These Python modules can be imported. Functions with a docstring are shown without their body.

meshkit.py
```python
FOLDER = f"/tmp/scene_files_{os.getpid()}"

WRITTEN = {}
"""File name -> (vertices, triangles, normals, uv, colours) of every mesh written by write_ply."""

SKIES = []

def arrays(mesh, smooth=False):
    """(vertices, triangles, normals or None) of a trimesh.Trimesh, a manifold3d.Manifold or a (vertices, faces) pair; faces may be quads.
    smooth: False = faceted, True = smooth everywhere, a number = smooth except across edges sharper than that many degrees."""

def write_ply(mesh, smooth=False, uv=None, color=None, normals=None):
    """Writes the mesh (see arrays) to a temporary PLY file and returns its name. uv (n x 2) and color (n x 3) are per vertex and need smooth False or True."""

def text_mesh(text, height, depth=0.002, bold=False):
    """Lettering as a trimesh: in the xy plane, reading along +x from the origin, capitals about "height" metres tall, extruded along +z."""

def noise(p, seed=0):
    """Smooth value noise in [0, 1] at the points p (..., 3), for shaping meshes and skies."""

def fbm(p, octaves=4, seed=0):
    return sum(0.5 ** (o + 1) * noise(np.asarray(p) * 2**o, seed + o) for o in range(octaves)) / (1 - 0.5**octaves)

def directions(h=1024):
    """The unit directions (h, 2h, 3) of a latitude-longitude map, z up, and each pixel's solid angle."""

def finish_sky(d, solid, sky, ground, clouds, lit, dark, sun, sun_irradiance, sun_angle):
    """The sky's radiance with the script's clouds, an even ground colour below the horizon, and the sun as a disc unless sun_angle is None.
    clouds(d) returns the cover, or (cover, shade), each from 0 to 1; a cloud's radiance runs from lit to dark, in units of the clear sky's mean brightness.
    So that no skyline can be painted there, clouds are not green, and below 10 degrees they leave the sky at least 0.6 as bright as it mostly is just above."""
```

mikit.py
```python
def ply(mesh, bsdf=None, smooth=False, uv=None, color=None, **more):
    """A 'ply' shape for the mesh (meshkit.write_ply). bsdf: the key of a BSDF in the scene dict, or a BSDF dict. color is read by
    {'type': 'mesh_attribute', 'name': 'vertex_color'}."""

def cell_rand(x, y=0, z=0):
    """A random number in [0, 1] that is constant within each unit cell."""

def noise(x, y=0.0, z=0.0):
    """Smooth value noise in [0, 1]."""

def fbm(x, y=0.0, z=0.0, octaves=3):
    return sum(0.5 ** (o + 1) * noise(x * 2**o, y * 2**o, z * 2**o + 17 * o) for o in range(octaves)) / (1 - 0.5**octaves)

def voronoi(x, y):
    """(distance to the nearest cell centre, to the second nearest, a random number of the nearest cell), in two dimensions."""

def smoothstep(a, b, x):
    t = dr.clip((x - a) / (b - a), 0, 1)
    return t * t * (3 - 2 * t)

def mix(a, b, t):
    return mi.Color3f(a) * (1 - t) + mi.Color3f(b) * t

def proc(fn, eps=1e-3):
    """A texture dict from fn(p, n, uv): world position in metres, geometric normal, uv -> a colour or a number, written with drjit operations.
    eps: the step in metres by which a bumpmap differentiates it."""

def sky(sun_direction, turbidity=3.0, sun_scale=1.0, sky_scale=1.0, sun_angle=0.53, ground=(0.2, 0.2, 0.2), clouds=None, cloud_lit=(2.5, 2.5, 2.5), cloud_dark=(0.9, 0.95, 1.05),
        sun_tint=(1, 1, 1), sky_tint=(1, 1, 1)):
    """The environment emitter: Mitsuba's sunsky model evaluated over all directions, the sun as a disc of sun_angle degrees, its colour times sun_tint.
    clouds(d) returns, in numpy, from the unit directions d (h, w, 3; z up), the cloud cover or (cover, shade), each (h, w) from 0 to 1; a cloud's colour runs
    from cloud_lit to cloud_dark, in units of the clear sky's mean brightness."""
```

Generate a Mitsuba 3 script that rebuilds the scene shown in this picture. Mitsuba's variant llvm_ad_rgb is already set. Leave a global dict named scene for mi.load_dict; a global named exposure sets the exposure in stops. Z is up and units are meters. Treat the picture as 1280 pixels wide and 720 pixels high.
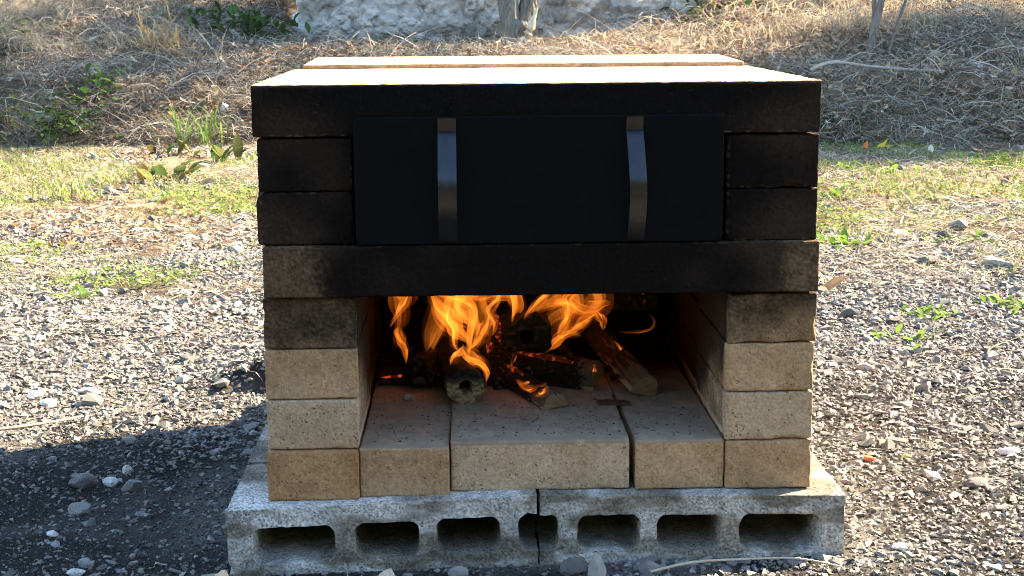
import math, random
import numpy as np, trimesh, manifold3d as m3, drjit as dr, mitsuba as mi, mikit, meshkit
from mikit import proc, noise, fbm, smoothstep, mix

rng = np.random.default_rng(7)
T = mi.ScalarTransform4f
scene, labels = {}, {}

# ------------------------------------------------------------------ camera, sky, exposure
CAM = np.array([-.0948, -1.8037, .7056])
RT = np.array([.99940588, -.03373205, -.00707428]); UP = np.array([.01322168, .18567461, .98252233]); FW = np.array([.03182898, .98203212, -.18601029])
exposure = 4.4
scene['camera'] = {'type': 'perspective', 'fov': math.degrees(2 * math.atan(640 / 1847.46)), 'fov_axis': 'x', 'near_clip': .02, 'far_clip': 400.0,
                   'to_world': T().look_at(origin=CAM.tolist(), target=(CAM + FW).tolist(), up=UP.tolist())}
SUN = (.89 * math.cos(math.radians(36)), .456 * math.cos(math.radians(36)), math.sin(math.radians(36)))
scene['sky'] = mikit.sky(SUN, turbidity=2.6, sun_scale=1.2, sun_tint=(1, .98, .95), sky_tint=(1.13, 1, .87))

# ------------------------------------------------------------------ helpers
def numbered(key):
    if key not in USED: USED.add(key); return key
    k = 1
    while f'{key}_{k:03d}' in USED: k += 1
    USED.add(f'{key}_{k:03d}'); return f'{key}_{k:03d}'
USED = set()
def thing(name, label, cat, group=None):
    key = numbered(name); labels[key] = {'label': label, 'category': cat}
    if group: labels[key]['group'] = group
    return key
def put(name, mesh, bsdf, parent=None, smooth=False, label=None, cat=None, group=None, kind=None, **kw):
    key = numbered(f'{parent}__{name}' if parent else name)
    scene[key] = mikit.ply(mesh, bsdf, smooth=smooth, **kw)
    d = {k: v for k, v in (('label', label), ('category', cat), ('group', group), ('kind', kind)) if v}
    if d: labels[key] = d
    return key
def tm(v, f): return trimesh.Trimesh(v, f, process=False)
def sstep(a, b, x):
    t = np.clip((x - a) / (b - a), 0, 1); return t * t * (3 - 2 * t)
def unit(v): return v / np.maximum(np.linalg.norm(v, axis=-1, keepdims=True), 1e-12)

def grid_box(lo, hi, h, edge=.0025):
    """closed box as a welded grid, with extra lines close to the edges"""
    ax = []
    for a, b in zip(lo, hi):
        n = max(1, int(round((b - a) / h)))
        ax.append(np.unique(np.round(np.r_[a, a + edge * .5, a + edge, np.linspace(a + edge * 2, b - edge * 2, n + 1), b - edge, b - edge * .5, b], 6)))
    V, F, off = [], [], 0
    for k in range(3):
        i, j = (k + 1) % 3, (k + 2) % 3
        A, B = np.meshgrid(ax[i], ax[j], indexing='ij'); ni, nj = A.shape
        I, J = np.meshgrid(np.arange(ni - 1), np.arange(nj - 1), indexing='ij')
        q = np.stack([I * nj + J, (I + 1) * nj + J, (I + 1) * nj + J + 1, I * nj + J + 1], -1).reshape(-1, 4)
        for side, c in ((0, lo[k]), (1, hi[k])):
            p = np.zeros((A.size, 3)); p[:, i] = A.ravel(); p[:, j] = B.ravel(); p[:, k] = c
            qq = q if side else q[:, ::-1]
            V.append(p); F.append(np.vstack([qq[:, [0, 1, 2]], qq[:, [0, 2, 3]]]) + off); off += len(p)
    m = trimesh.Trimesh(np.vstack(V), np.vstack(F), process=False); m.merge_vertices(digits_vertex=5)
    return m
def brick_mesh(lo, hi, h=.009, r=.0028, chip=1.0, seed=0, rough=.0004, rot=0.0):
    """fired brick: arrises worn unevenly, small chips, slightly rough faces"""
    lo, hi = np.array(lo, float), np.array(hi, float)
    m = grid_box(lo, hi, h); p = np.array(m.vertices); c = (lo + hi) / 2
    d = np.minimum(p - lo, hi - p); near = np.sort(d, 1)[:, 1]
    n1 = meshkit.noise(p * 55 + seed * 7.3); n2 = meshkit.noise(p * 170 + seed * 3.1)
    rr = r * (.5 + .7 * n1 + .9 * chip * np.clip(n2 - .55, 0, 1) * 3 + 2.2 * chip * np.clip(n1 - .72, 0, 1) * 4)
    rr = np.minimum(rr, .3 * (hi - lo).min())[:, None]
    inner = np.clip(p, lo + rr, hi - rr); dv = p - inner; L = np.linalg.norm(dv, axis=1, keepdims=True)
    out = np.where(L > 1e-9, inner + dv / np.maximum(L, 1e-9) * np.minimum(L, rr), p)
    nrm = dv / np.maximum(L, 1e-9)
    out = out + nrm * (meshkit.fbm(p * 90 + seed * 11.7, 3)[:, None] - .5) * 2 * rough
    if rot:
        s, co = math.sin(rot), math.cos(rot); q = out - c
        out = c + np.c_[q[:, 0] * co - q[:, 1] * s, q[:, 0] * s + q[:, 1] * co, q[:, 2]]
    return tm(out, m.faces)

# ------------------------------------------------------------------ materials
def rn(p, f, o=0.0):
    # value noise on turned axes, so that its lattice never lines up with a face
    x = .36 * p.x + .48 * p.y - .80 * p.z; y = -.80 * p.x + .60 * p.y; z = .48 * p.x + .64 * p.y + .60 * p.z
    return noise(x * f + o, y * f + 1.7 * o, z * f)
def rfbm(p, f, o=0.0, octaves=3):
    x = .36 * p.x + .48 * p.y - .80 * p.z; y = -.80 * p.x + .60 * p.y; z = .48 * p.x + .64 * p.y + .60 * p.z
    return fbm(x * f + o, y * f + 1.7 * o, z * f, octaves)
def soot_field(p):
    """soot deposit of the fire on the masonry (0 clean .. 1 coated): thick above the fire mouth and in the chamber, thinning out on the outer ends"""
    ax = dr.abs(p.x); wob = .05 * (fbm(p.x * 9, p.y * 9, p.z * 9, 3) - .5)
    lint = smoothstep(.3555, .3565, p.z) * (1 - smoothstep(.185, .36, ax + wob - .02 * smoothstep(0, .1, p.x)))
    above = smoothstep(.395, .45, p.z + wob)
    edge_rows = .46 * smoothstep(.284, .345, p.z + wob + .02 * (1 - smoothstep(.24, .32, ax)) + .02 * smoothstep(0, .1, -p.x)) * (1 - smoothstep(.352, .3565, p.z)) + .38 * smoothstep(.3555, .3565, p.z)
    inside = (1 - smoothstep(0, .003, ax - .2362 - .0055 * smoothstep(.19, .235, p.y))) * smoothstep(-.004, .03, p.y)
    wall = inside * smoothstep(.170, .176, p.z) * (.42 + .6 * smoothstep(.20, .31, p.z + .10 * smoothstep(.06, .26, p.y) + wob))
    floor = inside * (1 - smoothstep(.170, .176, p.z)) * smoothstep(.24, .50, p.y + wob)
    chamber = dr.maximum(wall, floor); mid = dr.maximum(lint, edge_rows)
    top = smoothstep(.6150, .6166, p.z)
    return dr.maximum(dr.maximum(above, mid), chamber) * (1 - top)
def brick_bsdf(key, base, warm, own, speck=1.0):
    def col(p, n, uv):
        big = fbm(p.x * 22, p.y * 22, p.z * 22, 3); g = rn(p, 340); g2 = rn(p, 760)
        c = mix(base, warm, smoothstep(.3, .7, big)) * (.50 + .54 * g + .44 * g2) * (.80 + .40 * rfbm(p, 60, 3, 4))
        sp = smoothstep(.70, .80, rn(p, 470, 5)) * smoothstep(.40, .75, rn(p, 110, 9))
        c = mix(c, (.06, .04, .03), .85 * speck * sp)
        pale = smoothstep(.74, .90, rn(p, 540, 50))
        c = mix(c, (.55, .47, .36), .30 * pale)
        hearth = smoothstep(.1600, .1612, p.z) * (1 - smoothstep(.1672, .1690, p.z)) * (1 - smoothstep(.231, .2325, dr.abs(p.x))) * smoothstep(.25, .6, fbm(p.x * 40, p.y * 40, 3, 4) + .2)
        c = mix(c, mix((.185, .145, .113), (.33, .265, .208), fbm(p.x * 60, p.y * 60, 7, 3)), .85 * hearth)
        s = soot_field(p) + own * (1 - smoothstep(.6130, .6150, p.z + .0025 * noise(p.x * 90, p.y * 90, 3)))
        inside_t = (1 - smoothstep(.238, .242, dr.abs(p.x))) * smoothstep(.01, .05, p.y) * (1 - smoothstep(.36, .37, p.z))
        t = s * 1.25 - .08 + .42 * (fbm(p.x * 34 + 3, p.y * 34, p.z * 34, 4) - .5) + .30 * (rn(p, 300) - .5)
        soot = mix(mix((.031, .0205, .0142), (.040, .026, .019), inside_t), (.0062, .0051, .0045), smoothstep(.40, .78, noise(p.x * 16, p.y * 16, p.z * 16) * .34 + s * .20 + .34 * (1 - smoothstep(.17, .34, dr.abs(p.x))) * (1 - inside_t) - .2 * inside_t))
        fleck = smoothstep(.80, .92, rn(p, 420, 31)) * .035
        def near(v): return 1 - smoothstep(.0008, .0034, dr.abs(v))
        rows = near(p.z - .4205) + near(p.z - .4864) + near(p.z - .5525) + near(p.z - .5545) + near(p.z - .6165)
        cols = (near(dr.abs(p.x) - .2305) + near(dr.abs(p.x) - .344)) * smoothstep(.421, .423, p.z) * (1 - smoothstep(.551, .553, p.z))
        worn = dr.clip(rows + cols, 0, 1) * smoothstep(.50, .70, fbm(p.x * 190, p.y * 190, p.z * 190, 3)) * (1 - smoothstep(.02, .04, p.y))
        soot = soot * (.65 + .7 * g)
        c = mix(c, mix(soot, base, dr.maximum(fleck, .16 * worn)), smoothstep(.0, 1.0, t))
        return c
    def bump(p, n, uv): return fbm(p.x * 420, p.y * 420, p.z * 420, 2) + .5 * smoothstep(.6, .9, noise(p.x * 200, p.y * 200, p.z * 200))
    scene[key] = {'type': 'bumpmap', 'tex': proc(bump, eps=8e-4), 'scale': .0007, 'bsdf': {'type': 'principled', 'base_color': proc(col), 'roughness': .95, 'specular': .06}}
brick_bsdf('mat_brick_orange', (.395, .222, .108), (.325, .165, .075), 0.0, 1.0)
brick_bsdf('mat_brick_tan', (.408, .265, .150), (.35, .213, .113), 0.0, .8)
brick_bsdf('mat_brick_pale', (.43, .309, .199), (.375, .253, .154), 0.0, 1.0)
brick_bsdf('mat_brick_smoked', (.28, .182, .102), (.235, .145, .078), .22, .8)
brick_bsdf('mat_brick_black', (.30, .20, .12), (.26, .17, .10), .95, .4)
brick_bsdf('mat_slab', (.43, .309, .199), (.375, .253, .154), .95, .6)

def concrete_col(p, n, uv):
    big = rfbm(p, 16, 2, 4); g = smoothstep(.15, .85, rn(p, 400)); g2 = rn(p, 620, 3); g3 = rfbm(p, 110, 7, 3)
    c = mix((.31, .295, .272), (.56, .538, .505), smoothstep(.32, .68, big)) * (.26 + .66 * g + .46 * g2 + .40 * (g3 - .3))
    damp = smoothstep(.50, .57, fbm(p.x * 13 + 40, p.y * 9, p.z * 30, 5) + .14 * (g3 - .5) + .06 * (g - .5))
    c = mix(c, c * mi.Color3f(.46, .42, .36), .9 * damp)
    pit = smoothstep(.74, .82, rn(p, 420, 13)) * smoothstep(.4, .6, rn(p, 90, 4))
    return mix(c, (.05, .048, .045), .8 * pit)
def concrete_bump(p, n, uv): return rfbm(p, 330, 0, 2) - .8 * smoothstep(.70, .82, rn(p, 420, 13))
scene['mat_concrete'] = {'type': 'bumpmap', 'tex': proc(concrete_bump, eps=8e-4), 'scale': .0012, 'bsdf': {'type': 'principled', 'base_color': proc(concrete_col), 'roughness': .95, 'specular': .15}}

def steel_rough(p, n, uv): return .44 + .14 * fbm(p.x * 60, p.y * 60, p.z * 60, 3)
scene['mat_door'] = {'type': 'twosided', 'bsdf': {'type': 'principled', 'base_color': proc(lambda p, n, uv: mix((.0032, .0039, .0048), (.0046, .0054, .0064), fbm(p.x * 40, p.y * 40, p.z * 40, 3))), 'roughness': .5, 'specular': .06}}
scene['mat_handle'] = {'type': 'twosided', 'bsdf': {'type': 'principled', 'base_color': proc(lambda p, n, uv: mix((.048, .050, .054), (.072, .074, .079), fbm(p.x * 120, p.y * 120, p.z * 40, 3))), 'roughness': proc(lambda p, n, uv:   .24 + .16 * fbm(p.x * 70, p.y * 70, p.z * 70, 3)), 'metallic': .95, 'specular': .5}}

def vcol(key, rough=.85, spec=.25, thin=0.0):
    if thin:
        scene[key] = {'type': 'principledthin', 'base_color': {'type': 'mesh_attribute', 'name': 'vertex_color'}, 'roughness': rough, 'diff_trans': thin, 'spec_trans': 0.0}
    else:
        scene[key] = {'type': 'twosided', 'bsdf': {'type': 'principled', 'base_color': {'type': 'mesh_attribute', 'name': 'vertex_color'}, 'roughness': rough, 'specular': spec}}
vcol('mat_stone', .8, .3); vcol('mat_straw', .7, .2, .55); vcol('mat_leaf', .55, .3, .72); vcol('mat_dead_leaf', .75, .2, .45)

def ground_col(p, n, uv):
    a = fbm(p.x * 3.1, p.y * 3.1, 0, 4); g = noise(p.x * 150, p.y * 150, p.z * 150); g2 = fbm(p.x * 420, p.y * 420, p.z * 420, 2)
    far = smoothstep(1.3, 2.8, p.y + 1.6 * (a - .5))
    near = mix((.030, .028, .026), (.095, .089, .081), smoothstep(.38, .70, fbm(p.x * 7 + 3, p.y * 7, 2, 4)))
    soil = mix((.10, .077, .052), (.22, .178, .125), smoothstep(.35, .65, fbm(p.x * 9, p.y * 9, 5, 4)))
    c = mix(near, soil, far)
    return c * (.55 + .5 * g + .45 * g2)
scene['mat_ground'] = {'type': 'bumpmap', 'tex': proc(lambda p, n, uv: fbm(p.x * 160, p.y * 160, p.z * 160, 3), eps=.0015), 'scale': .006, 'bsdf': {'type': 'diffuse', 'reflectance': proc(ground_col)}}

def wood_col(p, n, uv):
    u, v = uv.x, uv.y
    end = smoothstep(-.002, -.006, v)
    grain = fbm(u * 46, v * 5, 3, 3); fine = noise(u * 160, v * 26, 1)
    c = mix((.33, .225, .125), (.50, .375, .23), grain) * (.75 + .4 * fine)
    bark = smoothstep(.50, .56, u) * (1 - smoothstep(.93, .97, u)) * (1 - end)
    c = mix(c, mix((.10, .068, .045), (.20, .14, .095), fbm(u * 30, v * 14, 7, 3)), bark)
    c = mix(c, mix((.20, .115, .06), (.36, .235, .125), fbm(p.x * 240, p.y * 240, p.z * 240, 2)), end)
    t = v * 1.0 + .5 * (fbm(u * 9 + p.x * 30, v * 9, p.z * 30, 3) - .5) + .22 * (noise(u * 50, v * 34, 4) - .5)
    char = mix((.008, .007, .0065), (.032, .026, .024), noise(u * 70, v * 50, 8))
    ash = smoothstep(.70, .80, noise(u * 36 + 11, v * 22, p.y * 60)) * smoothstep(.45, .8, v)
    c = mix(c, mix(char, (.20, .185, .18), .55 * ash), smoothstep(.10, .26, t))
    return c
def wood_bump(p, n, uv): return fbm(uv.x * 60, uv.y * 14, p.y * 40, 3) - .7 * smoothstep(.6, .75, noise(uv.x * 24, uv.y * 30, 6))
scene['mat_wood'] = {'type': 'bumpmap', 'tex': proc(wood_bump, eps=8e-4), 'scale': .003, 'bsdf': {'type': 'principled', 'base_color': proc(wood_col), 'roughness': .8, 'specular': .3}}
def briq_col(p, n, uv):
    g = fbm(p.x * 260, p.y * 120, p.z * 260, 3); c = mix((.12, .08, .044), (.36, .26, .15), smoothstep(.3, .7, g))
    t = smoothstep(.192, .206, p.z + .010 * (fbm(p.x * 90, p.y * 90, p.z * 90, 3) - .5) + .012 * smoothstep(.19, .24, p.y) + .018 * (1 - smoothstep(.0, .05, p.y - .19)) * 0) + smoothstep(.205, .24, p.y)
    ch = mix((.007, .007, .0075), (.030, .027, .027), noise(p.x * 180, p.y * 180, p.z * 180))
    return mix(c, ch, dr.clip(t, 0, 1))
scene['mat_briquette'] = {'type': 'bumpmap', 'tex': proc(lambda p, n, uv: fbm(p.x * 330, p.y * 330, p.z * 330, 2), eps=8e-4), 'scale': .003, 'bsdf': {'type': 'principled', 'base_color': proc(briq_col), 'roughness': .9, 'specular': .2}}
def char_col(p, n, uv):
    g = fbm(p.x * 150, p.y * 150, p.z * 150, 3); ash = smoothstep(.66, .76, noise(p.x * 130 + 4, p.y * 130, p.z * 130))
    return mix(mix((.005, .0052, .0055), (.020, .019, .0195), g), (.17, .165, .165), .22 * ash)
scene['mat_char'] = {'type': 'bumpmap', 'tex': proc(lambda p, n, uv: fbm(p.x * 170, p.y * 170, p.z * 170, 3), eps=8e-4), 'scale': .006, 'bsdf': {'type': 'principled', 'base_color': proc(char_col), 'roughness': .55, 'specular': .35}}
def flame_glow(p, n, uv):
    s = fbm(uv.x * 15 + p.y * 16, uv.y * 2.0, p.x * 9, 3); k = .14 + 1.25 * smoothstep(.38, .72, s)
    core = dr.floor(uv.x * 3.999) / 3.0; tips = dr.maximum(0, dr.sin(math.pi * uv.y)) ** .8
    return mix((.0185, .0030, .00012), (.038, .0100, .0010), core * smoothstep(.25, .6, s)) * k * (.45 + 1.0 * core) * tips
def flame_faint(p, n, uv): return .30 * flame_glow(p, n, uv)
def flame_density(p, n, uv): return .03 + .04 * noise(uv.x * 32, uv.y * 4, p.z * 30)
scene['mat_flame'] = {'type': 'mask', 'opacity': proc(flame_density), 'bsdf': {'type': 'diffuse', 'reflectance': {'type': 'rgb', 'value': (.02, .012, .008)}}}
def ember_glow(p, n, uv):
    k = smoothstep(.48, .72, fbm(p.x * 130, p.y * 130, p.z * 130, 3))
    return mi.Color3f(.022, .0026, .0008) * (.06 + k)
scene['mat_ember'] = {'type': 'diffuse', 'reflectance': {'type': 'rgb', 'value': (.02, .015, .014)}}

# ------------------------------------------------------------------ terrain
def foot(x): return 5.62 - .10 * x + .22 * (meshkit.noise(np.stack([x * .9, x * 0, x * 0], -1), 3) - .5)
PROF = np.array([(0, 0), (.12, .06), (.45, .27), (.8, .325), (1.15, .36), (1.7, .47), (2.5, .66), (3.4, 1.0), (4.6, 1.6), (9, 3.4), (20, 5.0), (90, 9.0)])
PROFC = np.array([(0, 0), (.2, .05), (.8, .27), (1.3, .37), (1.8, .38), (2.3, .39), (2.75, .41), (3.3, .55), (4.2, 1.5), (9, 3.4), (20, 5.0), (90, 9.0)])
def height(x, y):
    x, y = np.asarray(x, float), np.asarray(y, float)
    p = np.stack([x, y, x * 0], -1)
    z = .006 + .010 * sstep(-.4, .6, x) + .022 * sstep(.1, .8, y) + .012 * (meshkit.fbm(p * 5, 3, 2) - .5) + .05 * (meshkit.fbm(p * .9, 3, 5) - .5) * sstep(.8, 2.5, y)
    z = z + .02 * np.exp(-((x + .95) / .3) ** 2 - ((y - .35) / .25) ** 2)
    z = z + .10 * np.exp(-(x / .5) ** 6) * sstep(.775, .84, y) * (1 - sstep(.9, 1.25, y))  # rise added behind the blocks to shut light out of their cores
    d = y - foot(x); c = np.exp(-((x + .1) / 1.5) ** 4)
    b = np.interp(d, PROF[:, 0], PROF[:, 1]) * (1 - c) + np.interp(d, PROFC[:, 0], PROFC[:, 1]) * c
    z = z + b + sstep(.0, .5, d) * (1 - .65 * c) * (.16 * (meshkit.fbm(p * 1.3, 3, 9) - .5) + .07 * (meshkit.fbm(p * 5, 3, 11) - .5))
    return z
def axis(parts):
    return np.unique(np.round(np.concatenate([np.arange(a, b, s) for a, b, s in parts]), 4))
gx = axis([(-60, -12, 4), (-12, -4.5, .4), (-4.5, 4.5, .045), (4.5, 12, .4), (12, 61, 4)])
gy = axis([(-60, -6, 4), (-6, -1.6, .25), (-1.6, 2.5, .035), (2.5, 9.5, .05), (9.5, 14, .3), (14, 60, 3)])
X, Y = np.meshgrid(gx, gy, indexing='ij'); Z = height(X, Y)
ni, nj = X.shape; I, J = np.meshgrid(np.arange(ni - 1), np.arange(nj - 1), indexing='ij')
q = np.stack([I * nj + J, (I + 1) * nj + J, (I + 1) * nj + J + 1, I * nj + J + 1], -1).reshape(-1, 4)
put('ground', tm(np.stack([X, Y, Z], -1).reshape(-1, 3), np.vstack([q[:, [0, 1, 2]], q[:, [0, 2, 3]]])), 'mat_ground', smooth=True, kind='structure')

# ------------------------------------------------------------------ scatter helpers
def rot_random(n, tilt=math.pi):
    a = rng.uniform(0, 2 * np.pi, n); t = rng.uniform(-tilt, tilt, n); b = rng.uniform(0, 2 * np.pi, n)
    ca, sa, ct, st, cb, sb = np.cos(a), np.sin(a), np.cos(t), np.sin(t), np.cos(b), np.sin(b); o = np.zeros(n); e = np.ones(n)
    Rz = np.stack([ca, -sa, o, sa, ca, o, o, o, e], -1).reshape(n, 3, 3); Rx = np.stack([e, o, o, o, ct, -st, o, st, ct], -1).reshape(n, 3, 3)
    Rb = np.stack([cb, -sb, o, sb, cb, o, o, o, e], -1).reshape(n, 3, 3)
    return Rz @ Rx @ Rb
def scatter(variants, pos, R, S, col):
    which = rng.integers(0, len(variants), len(pos)); V, F, C, off = [], [], [], 0
    for k, m in enumerate(variants):
        w = np.nonzero(which == k)[0]
        if not len(w): continue
        v, f = np.array(m.vertices), np.array(m.faces)
        p = np.einsum('nij,nvj->nvi', R[w], v[None] * S[w][:, None]) + pos[w][:, None]
        V.append(p.reshape(-1, 3)); F.append((f[None] + (np.arange(len(w)) * len(v))[:, None, None]).reshape(-1, 3) + off)
        C.append(np.repeat(col[w], len(v), 0)); off += p.shape[0] * p.shape[1]
    return tm(np.vstack(V), np.vstack(F)), np.vstack(C)
def rock(n, seed, flat=1.0):
    r = np.random.default_rng(seed); p = unit(r.normal(size=(n, 3))) * r.uniform(.75, 1.05, (n, 1)); p[:, 2] *= flat
    return trimesh.convex.convex_hull(p)
ROCKS = [rock(13, 100 + k) for k in range(28)]; PEBS = [rock(9, 500 + k) for k in range(24)]; GRIT = [rock(7, 300 + k) for k in range(8)]
def ribbons(pos, az, pitch, L, W, bend, col, tip=.25, segs=2, droop=0.0):
    """thin blades: a strip of segs quads each, starting at pos, bending downwards by bend"""
    n = len(pos); rows = []; p = pos.copy(); side = np.stack([-np.sin(az), np.cos(az), np.zeros(n)], -1)
    roll = rng.uniform(-1, 1, n)
    for k in range(segs + 1):
        a = pitch - bend * k / segs; d = np.stack([np.cos(az) * np.cos(a), np.sin(az) * np.cos(a), np.sin(a)], -1)
        up = np.cross(d, side); sd = side * np.cos(roll)[:, None] + up * np.sin(roll)[:, None]
        w = (W * (1 - (1 - tip) * (k / segs) ** 1.5))[:, None] / 2
        rows += [p - sd * w, p + sd * w]; p = p + d * (L / segs)[:, None]
    V = np.stack(rows, 1); nv = V.shape[1]; f = []
    for k in range(segs): f += [[2 * k, 2 * k + 1, 2 * k + 3], [2 * k, 2 * k + 3, 2 * k + 2]]
    F = (np.array(f)[None] + (np.arange(n) * nv)[:, None, None]).reshape(-1, 3)
    return tm(V.reshape(-1, 3), F), np.repeat(col, nv, 0)
def join(*parts):
    V, F, C, off = [], [], [], 0
    for m, c in parts:
        V.append(np.array(m.vertices)); F.append(np.array(m.faces) + off); C.append(c); off += len(m.vertices)
    return tm(np.vstack(V), np.vstack(F)), np.vstack(C)
def palette(n, cols, jit=.15, w=None):
    c = np.array(cols)[rng.choice(len(cols), n, p=w)]
    return np.clip(c * (1 + rng.normal(0, jit, (n, 1))) * (1 + rng.normal(0, .04, (n, 3))), .004, .9)
def in_view(n, d0, d1, margin=.45):
    """ground points in the wedge of ground before and beside the viewpoint, with a margin on both sides"""
    d = np.sqrt(rng.uniform(d0 ** 2, d1 ** 2, n)); half = .36 * d + margin
    x = CAM[0] + .034 * d + rng.uniform(-1, 1, n) * half
    return x, CAM[1] + d
def outside_blocks(x, y, m=.0): return ~((np.abs(x) < .395 + m) & (y > -.02 - m) & (y < .76 + m))

# ------------------------------------------------------------------ gravel
def gravel(n, d0, d1, rad, dens, cols, flat=(.45, .75), sink=.33, variants=ROCKS, margin=.45):
    x, y = in_view(n, d0, d1, margin); keep = (rng.uniform(size=n) < dens(x, y)) & outside_blocks(x, y, .004)
    x, y = x[keep], y[keep]; n = len(x); r = rad * np.exp(rng.normal(0, .40, n))
    S = r[:, None] * np.stack([rng.uniform(.85, 1.4, n), rng.uniform(.75, 1.1, n), rng.uniform(*flat, n)], -1)
    pos = np.stack([x, y, height(x, y) + S[:, 2] * (1 - 2 * sink) * .8], -1)
    return scatter(variants, pos, rot_random(n, .7), S, palette(n, cols, .16))
GREY = [(.185, .180, .172), (.165, .161, .155), (.21, .205, .195), (.14, .137, .131), (.18, .171, .156), (.25, .244, .232), (.19, .178, .159), (.11, .108, .104), (.16, .155, .146)]
DARKG = [(.10, .098, .095), (.14, .137, .13), (.06, .059, .058), (.19, .186, .178), (.12, .11, .095)]
nz = lambda x, y, f, s: meshkit.fbm(np.stack([x * f, y * f, x * 0], -1), 3, s)
def pit(x, y):      # fewer stones by the blocks; its dark grit paints in the oven shadow
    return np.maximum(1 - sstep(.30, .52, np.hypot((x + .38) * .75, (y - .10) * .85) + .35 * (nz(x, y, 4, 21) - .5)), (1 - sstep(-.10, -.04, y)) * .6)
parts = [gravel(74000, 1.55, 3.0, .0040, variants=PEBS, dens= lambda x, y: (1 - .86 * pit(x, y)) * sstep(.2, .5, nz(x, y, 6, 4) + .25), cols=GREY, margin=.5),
         gravel(82000, 3.0, 4.9, .0052, variants=PEBS, dens= lambda x, y: sstep(.40, .56, nz(x, y, 1.7, 6) + .34 * (1 - sstep(1.0, 2.7, y))), cols=GREY, margin=.35),
         gravel(15000, 4.9, 7.3, .0105, lambda x, y: .6 * sstep(.52, .64, nz(x, y, 1.5, 8)), GREY, margin=.3),
         gravel(1900, 1.6, 3.6, .0088, lambda x, y: (1 - .93 * pit(x, y)), GREY, margin=.6),
         gravel(900, 3.6, 7.0, .016, lambda x, y: .6 + 0 * x, GREY),
         gravel(30000, 1.55, 2.9, .0024, lambda x, y: .9 + 0 * x, DARKG, variants=GRIT, margin=.5),
         gravel(60000, 1.55, 2.6, .0017, lambda x, y: pit(x, y) > .25, [(.035, .033, .031), (.055, .052, .049), (.11, .105, .098), (.03, .028, .027)], variants=GRIT, margin=.1),  # darker grit in this zone alone: shadow put into its colour
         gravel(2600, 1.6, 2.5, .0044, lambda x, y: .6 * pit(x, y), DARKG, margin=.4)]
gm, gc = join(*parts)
put('gravel', gm, 'mat_stone', kind='stuff', color=gc, label='grey crushed gravel covering the ground around the brick oven', cat='gravel')

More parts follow.
